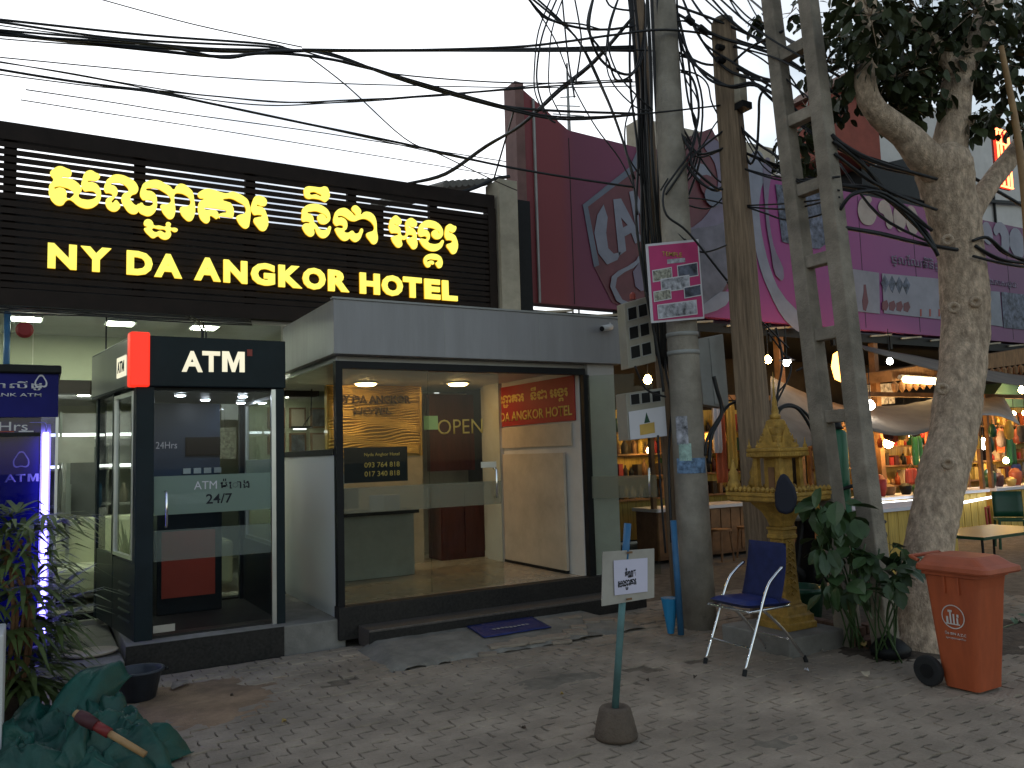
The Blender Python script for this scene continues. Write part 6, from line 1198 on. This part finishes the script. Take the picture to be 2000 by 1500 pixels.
def plastic_chair(label, base, m_, rz):
    t = thing('plastic_chair', label, 'chair', base); c_, s_ = cos(rz), sin(rz)
    def L_(x, y, z): return V(base[0]+x*c_-y*s_, base[1]+x*s_+y*c_, z)
    for x, y in ((-.2, -.2), (.2, -.2), (-.2, .2), (.2, .2)): MB().tube([L_(x*1.1, y*1.1, 0), L_(x, y, .43)], .022, 6).build('leg', m_, t)
    MB().prism([L_(-.22, -.22, .43), L_(.22, -.22, .43), L_(.22, .22, .43), L_(-.22, .22, .43)], (0, 0, .03)).build('seat', m_, t)
    MB().sheet([[L_(-.21+.42*j/6, .21+.06*i/4+.03*sin(pi*j/6), .47+.4*i/4) for j in range(7)] for i in range(5)]).build('backrest', m_, t, smooth=True, solid=.02)
    return t
pc_ = atz(1985, 1100, 0); plastic_chair('dark green plastic chair at the right edge beside the green table', (pc_.x+1.6, pc_.y+.9, 0), M['green'], -.9); pc_ = atz(1960, 1040, 0); plastic_chair('red plastic chair at the right stall counter', (pc_.x, pc_.y+.5, 0), M['red'], .4)
for i in range(4): p_ = V(9.0+i*.55, 9.3, 0); o = thing('wooden_stool', 'wooden stool, %s from the left in the dim stall behind the spirit house' % ORD[i], 'stool', p_, 'stools at the dim stall'); MB().lathe([(.16, .45), (.16, .48)], p_, 14).build('seat', M['stall'], o); [MB().tube([p_+V(.13*cos(a_), .13*sin(a_), .45), p_+V(.17*cos(a_), .17*sin(a_), 0)], .016, 6).build('leg', M['stall'], o) for a_ in (.8, 2.4, 3.9, 5.5)]
# ================================================================ cables
def cable(label, pts, r_=.008, Y=None, y0=8.0, y1=6.3, k=5, group=None, wob=0):
    n = len(pts); P_ = []
    for i, p in enumerate(pts):
        Y_ = p[2] if len(p) > 2 else y0+(y1-y0)*i/(n-1); P_.append(aty(p[0], p[1], Y_))
    o = MB().tube(cat(P_, k), r_*1.15, 6).build('overhead_cable', M['cable'], smooth=True); return tag(o, label, 'cable', group)
AXES = ((1300, 66/1125, 100, 34, 6.0), (1412, 80/1012, 48, 27, 5.75), (1248, .075, 60, 20, 6.5), (1505, 98/800, 0, 18, None), (1578, 112/930, 0, 18, None))
def snap(px, py, Y):             # a strand's end reaches the axis of the pole it is tied to
    for x0, s_, yr, w_, Yp in AXES:
        if abs(px-(x0+(py-yr)*s_)) < w_ and py < 700: return Yp if Yp else atx(px, py, 6.0).y
    return Y
def bundle(name, label, strands, r_, y0, y1, k=5, spread=0, cat_='cable bundle', copies=1, seed=1):
    random.seed(seed); first = strands[0]; t = thing(name, label, cat_, aty(first[0][0], first[0][1], y0))
    for s in strands:
        for c in range(copies):
            n = len(s); P_ = []; ox, oz, ph = random.gauss(0, spread), random.gauss(0, spread), random.uniform(0, 6)
            for i, p in enumerate(s):
                ya_ = snap(s[0][0], s[0][1], y0); yb_ = snap(s[-1][0], s[-1][1], y1); Y_ = p[2] if len(p) > 2 else ya_+(yb_-ya_)*i/(n-1); q = aty(p[0], p[1], Y_); P_.append(q+V(ox*sin(ph+i*1.3), random.gauss(0, spread), oz*cos(ph+i*1.1))*(0 if i in (0, n-1) else 1))
            MB().tube(cat(P_, k), r_*random.uniform(.75, 1.35), 6).build('strand', M['cable'], t, smooth=True)
    return t
bundle('cable_bundle', 'thickest bundle of black cables crossing the white sky above the sign', [[(-60, 33), (0, 40), (280, 72), (520, 85), (590, 96), (800, 97), (1000, 95), (1240, 90)], [(-60, 37), (0, 44), (240, 74), (500, 90), (590, 98), (810, 99), (1000, 99), (1240, 100)], [(-60, 50), (0, 58), (200, 75), (400, 92), (560, 97), (640, 108), (800, 158), (1000, 211), (1100, 225), (1240, 222), (1415, 205)], [(-60, 54), (0, 62), (160, 76), (430, 98), (590, 102), (660, 115), (800, 162), (1000, 214), (1110, 230), (1260, 222)], [(-60, 60), (0, 67), (120, 77), (300, 90), (430, 112), (500, 104), (590, 106), (700, 128), (850, 176), (1000, 213), (1240, 222)], [(0, 66), (90, 76), (310, 100), (430, 113), (510, 105), (590, 100), (1000, 97), (1240, 94)]], .0105, 7.6, 6.3, copies=1, spread=.01)
bundle('cable_bundle', 'pair of twisted cables sagging across the sky below the thickest bundle', [[(-60, 112), (0, 122), (200, 160), (380, 190), (520, 203), (640, 200), (800, 188), (960, 178), (1080, 165), (1235, 155)], [(-60, 125), (0, 135), (130, 156), (300, 176), (430, 192), (560, 202), (700, 195), (860, 185), (1000, 172), (1235, 158)]], .008, 8.2, 6.4, spread=.01, copies=1)
cable('long dark cable falling from the twisted pair to the billboard', [(-60, 126), (0, 136), (130, 157), (300, 180), (430, 206), (600, 242), (790, 281), (960, 320), (1100, 345), (1240, 366)], .010, y0=8.2, y1=6.4)
cable('thin wire dropping from the bundle joint to the hotel column', [(600, 108), (680, 170), (790, 270), (860, 302), (960, 350), (1010, 372)], .006, y0=7.2, y1=9.0)
bundle('cable_bundle', 'dark cable loom curving up from the sign top to the poles', [[(798, 358, 9.25), (870, 337, 8.8), (950, 285, 8.2), (1020, 245, 7.6), (1090, 180, 7.1), (1160, 120, 6.7), (1235, 35, 6.4)]], .014, 9.2, 6.4, copies=3, spread=.012, seed=4)
cable('short tie wire from the sagging cables to the hotel column head', [(1004, 215), (985, 280), (965, 348)], .010, y0=7.4, y1=9.1)
cable('thin wire along the sky just under the thickest bundle', [(592, 100), (700, 130), (800, 148), (1010, 162), (1240, 160)], .006, y0=7.2, y1=6.5)
cable('faint hair thin wire crossing the middle of the white sky', [(0, 112), (500, 156), (1000, 171), (1240, 168)], .0055, y0=9, y1=7); cable('faint hair thin wire descending from the top edge of the sky', [(180, -6), (380, 48), (590, 92)], .0055, y0=9, y1=7.6)
cable('upper faint wire close above the sign', [(50, 175), (220, 200), (360, 222), (600, 255), (760, 280), (1030, 322)], .006, y0=10, y1=10); cable('lower faint wire close above the sign', [(40, 195), (200, 220), (400, 250), (660, 292), (1030, 352)], .0055, y0=10, y1=10)
cable('flat dark cable following the slope of the hotel roof edge', [(880, 382, 9.3), (930, 366, 9.3), (965, 350, 9.3), (995, 345, 9.3)], .022, y0=9.3, y1=9.3)
# tangle left of the poles
bundle('cable_tangle', 'tangle of loose cables looping down left of the two big poles', [
 [(1030, -10), (1090, 40), (1130, 80), (1165, 150), (1200, 230), (1232, 330), (1245, 420)], [(1040, -10), (1100, 45), (1140, 95), (1172, 160), (1205, 240), (1240, 350)], [(1078, -8), (1052, 60), (1044, 130), (1045, 180), (1062, 220)], [(1090, -8), (1062, 60), (1050, 120), (1050, 170), (1068, 225), (1085, 240)], [(1098, 0), (1078, 60), (1072, 130), (1074, 180), (1095, 225)],
 [(1035, 0), (1062, 40), (1085, 80), (1105, 130), (1125, 180), (1165, 250), (1210, 310), (1240, 370)], [(1120, -15), (1132, 50), (1135, 90), (1124, 165)], [(1097, -15), (1108, 100), (1122, 190)], [(1180, -15), (1195, 14), (1250, 22)], [(1245, 180), (1222, 240), (1225, 300), (1255, 350)], [(590, 97), (800, 98), (1000, 92), (1100, 82), (1200, 68), (1300, 58), (1410, 70)], [(590, 98), (1000, 100), (1150, 100), (1260, 98), (1330, 110), (1380, 125), (1420, 126)]], .009, 6.6, 6.35, seed=6)
# vertical loom on the cable pole
vs_ = []
random.seed(15)
for i in range(13):
    x = 1236+i*4.3; vs_.append([(x-8+random.uniform(-6, 6), -20), (x+random.uniform(-6, 6), 150), (x+6+random.uniform(-8, 8), 300), (x+12+random.uniform(-8, 8), 430), (x+18+random.uniform(-6, 6), 560), (1275+i*2.2, 680+i*4)])
bundle('cable_loom', 'dense vertical loom of cables strapped down the slim pole', vs_, .013, 6.40, 6.42, seed=8)
bundle('cable_loom', 'slack cables hanging between the meter boxes and the pole foot', [[(1286, 600), (1300, 720), (1312, 790), (1306, 900), (1312, 1060)], [(1240, 715), (1262, 760), (1300, 775)], [(1262, 570), (1276, 640), (1290, 720), (1296, 765)], [(1285, 850), (1290, 950), (1300, 1080)]], .012, 6.0, 6.05, seed=9)
# tangle right of the round pole
bundle('cable_tangle', 'tangle of black cables twisting between the round pole and the timber post', [
 [(1322, -10), (1325, 60), (1335, 130), (1345, 200), (1360, 240), (1352, 290), (1318, 340), (1296, 375), (1302, 420), (1345, 455), (1420, 548)], [(1318, -5), (1322, 80), (1338, 150), (1360, 190), (1364, 220), (1355, 260), (1335, 300), (1310, 340), (1290, 372)], [(1330, 140), (1350, 150), (1362, 185), (1364, 230), (1350, 300), (1356, 330), (1395, 365), (1412, 370)],
 [(1320, 135), (1360, 145), (1382, 165), (1392, 205), (1425, 260)], [(1320, 100), (1345, 112), (1380, 126), (1425, 126)], [(1420, 215), (1395, 245), (1375, 280), (1350, 310), (1318, 350)], [(1318, 225), (1350, 280), (1356, 310), (1340, 350), (1318, 410)], [(1300, 380), (1325, 345), (1358, 300), (1420, 250)], [(1320, 385), (1380, 390), (1440, 405)], [(1318, 240), (1362, 300), (1400, 350), (1440, 370)], [(1325, 395), (1380, 408), (1412, 385), (1435, 340)], [(1322, 20), (1345, 120), (1352, 220), (1368, 300), (1345, 380), (1322, 420)], [(1316, 10), (1340, 90), (1372, 200), (1356, 330), (1318, 372)]], .010, 5.8, 5.7, seed=10)
bundle('cable_bundle', 'fan of cables running from the poles up to the tree crown', [
 [(1312, 8), (1400, 40), (1480, 75), (1560, 105), (1640, 150)], [(1320, 25), (1400, 70), (1470, 92), (1540, 120), (1640, 190)], [(1385, -8), (1440, 50), (1500, 90), (1560, 130), (1620, 175)], [(1400, -8), (1460, 45), (1520, 85), (1600, 130)], [(1370, -8), (1430, 45), (1490, 85), (1530, 130), (1570, 190)], [(1310, 45), (1340, 42), (1380, 70), (1415, 90)], [(1415, 88), (1470, 100), (1530, 120), (1610, 165)], [(1415, 80), (1480, 110), (1530, 150), (1590, 200)], [(1415, 140), (1462, 95), (1530, 60)], [(1420, 125), (1500, 165), (1560, 220), (1620, 270)]], .011, 5.8, 4.9, seed=11)
for px, py in ((1347, 40), (1372, 58)):
    c_ = aty(px, py, 5.75); o = MB().tube([c_+V(-.045, 0, .02), c_+V(.045, 0, -.02)], .035, 10).build('cable_joint', M['black'], bevel=.008); tag(o, 'black cable joint at the start of the fan of cables, %s' % ('nearer the round pole' if px < 1350 else 'nearer the timber post'), 'cable joint')
bundle('cable_loop', 'long slack loop of black cable hanging between timber post and ladder pole', [[(1500, 165), (1484, 190), (1482, 230), (1478, 290), (1466, 320), (1452, 290), (1440, 235)], [(1430, 235), (1480, 280), (1510, 300), (1550, 330)], [(1440, 398), (1490, 415), (1540, 430), (1600, 420), (1640, 398)]], .012, 5.5, 5.2, seed=12)
bundle('cable_bundle', 'thick bundle of cables slanting from the ladder pole down to the tree trunk', [[(1625, 262), (1680, 320), (1740, 385), (1790, 440), (1830, 495)], [(1628, 275), (1690, 335), (1750, 400), (1800, 452), (1832, 500)], [(1640, 362), (1700, 372), (1740, 395), (1790, 445), (1828, 490)], [(1630, 300), (1700, 350), (1760, 385), (1830, 410)], [(1640, 410), (1670, 380), (1730, 385), (1820, 450)], [(1622, 265), (1700, 310), (1830, 350)], [(1640, 443), (1720, 456), (1800, 476), (1870, 488)], [(1870, 330), (1960, 380), (2060, 440)]], .014, 4.7, 4.25, copies=2, spread=.012, seed=13)
bundle('cable_bundle', 'dark cables leaving the tree trunk towards the right edge', [[(1900, 470), (1930, 465), (1965, 495), (2010, 512), (2060, 520)], [(1905, 480), (1950, 505), (2000, 515), (2060, 525)], [(1900, 500), (1960, 515), (2060, 530)]], .012, 4.2, 4.0, copies=2, spread=.01, seed=14)
bundle('cable_coil', 'knot of black cables hanging from the poles behind the shrine platform', [[(1500, 650), (1530, 690), (1545, 720), (1530, 760), (1510, 800)], [(1515, 640), (1528, 700), (1520, 760), (1516, 800)], [(1420, 550), (1450, 590), (1500, 640), (1540, 680)], [(1555, 725), (1575, 715), (1600, 705)], [(1512, 800), (1518, 770), (1536, 748)]], .010, 5.9, 5.8, seed=16)
bundle('cable_tangle', 'wide drooping coils of cable round the tops of the two big poles', [
 [(1160, -10), (1150, 60), (1175, 120), (1215, 150), (1250, 120), (1262, 40), (1255, -10)], [(1210, -10), (1190, 70), (1198, 150), (1240, 200), (1275, 215)], [(1030, -5), (1070, 30), (1130, 55), (1190, 60), (1240, 50)], [(1330, -10), (1370, 70), (1420, 120), (1480, 150), (1530, 160)], [(1345, -10), (1380, 40), (1440, 75), (1500, 95), (1560, 110)], [(1325, 60), (1345, 110), (1380, 150), (1430, 165), (1480, 160), (1520, 190)], [(1420, -10), (1450, 30), (1490, 60), (1540, 95)], [(1455, -10), (1490, 40), (1540, 75), (1590, 100)], [(1308, 200), (1330, 260), (1370, 300), (1425, 285)], [(1320, 290), (1360, 345), (1400, 370), (1440, 345)], [(1310, 440), (1340, 470), (1380, 490), (1440, 470)]], .0105, 6.2, 5.5, seed=26, copies=2, spread=.03)
bundle('cable_bundle', 'many lines fanning across the billboard between ladder pole and tree', [[(1420, 110), (1540, 220), (1620, 280), (1720, 320), (1830, 350)], [(1435, 290), (1560, 340), (1640, 362), (1700, 372), (1825, 400)], [(1430, 220), (1500, 320), (1560, 352), (1640, 372)], [(1440, 325), (1540, 350), (1640, 345)], [(1640, 320), (1720, 420), (1830, 480)], [(1440, 402), (1540, 406), (1640, 385)]], .009, 5.4, 4.5, seed=27, copies=2, spread=.02)
bundle('cable_bundle', 'black lines fanning out over the upper left sky towards the left edge', [[(-40, 44), (120, 66), (300, 86), (430, 98), (590, 99), (1000, 98), (1240, 96)], [(-40, 72), (80, 82), (240, 92), (400, 98), (590, 101), (800, 100), (1000, 96), (1240, 91)], [(-40, 116), (120, 140), (260, 165), (420, 188), (640, 201), (900, 183), (1235, 156)], [(-40, 140), (160, 166), (330, 186), (600, 243), (960, 321), (1240, 367)]], .006, 7.8, 7.2, seed=28)
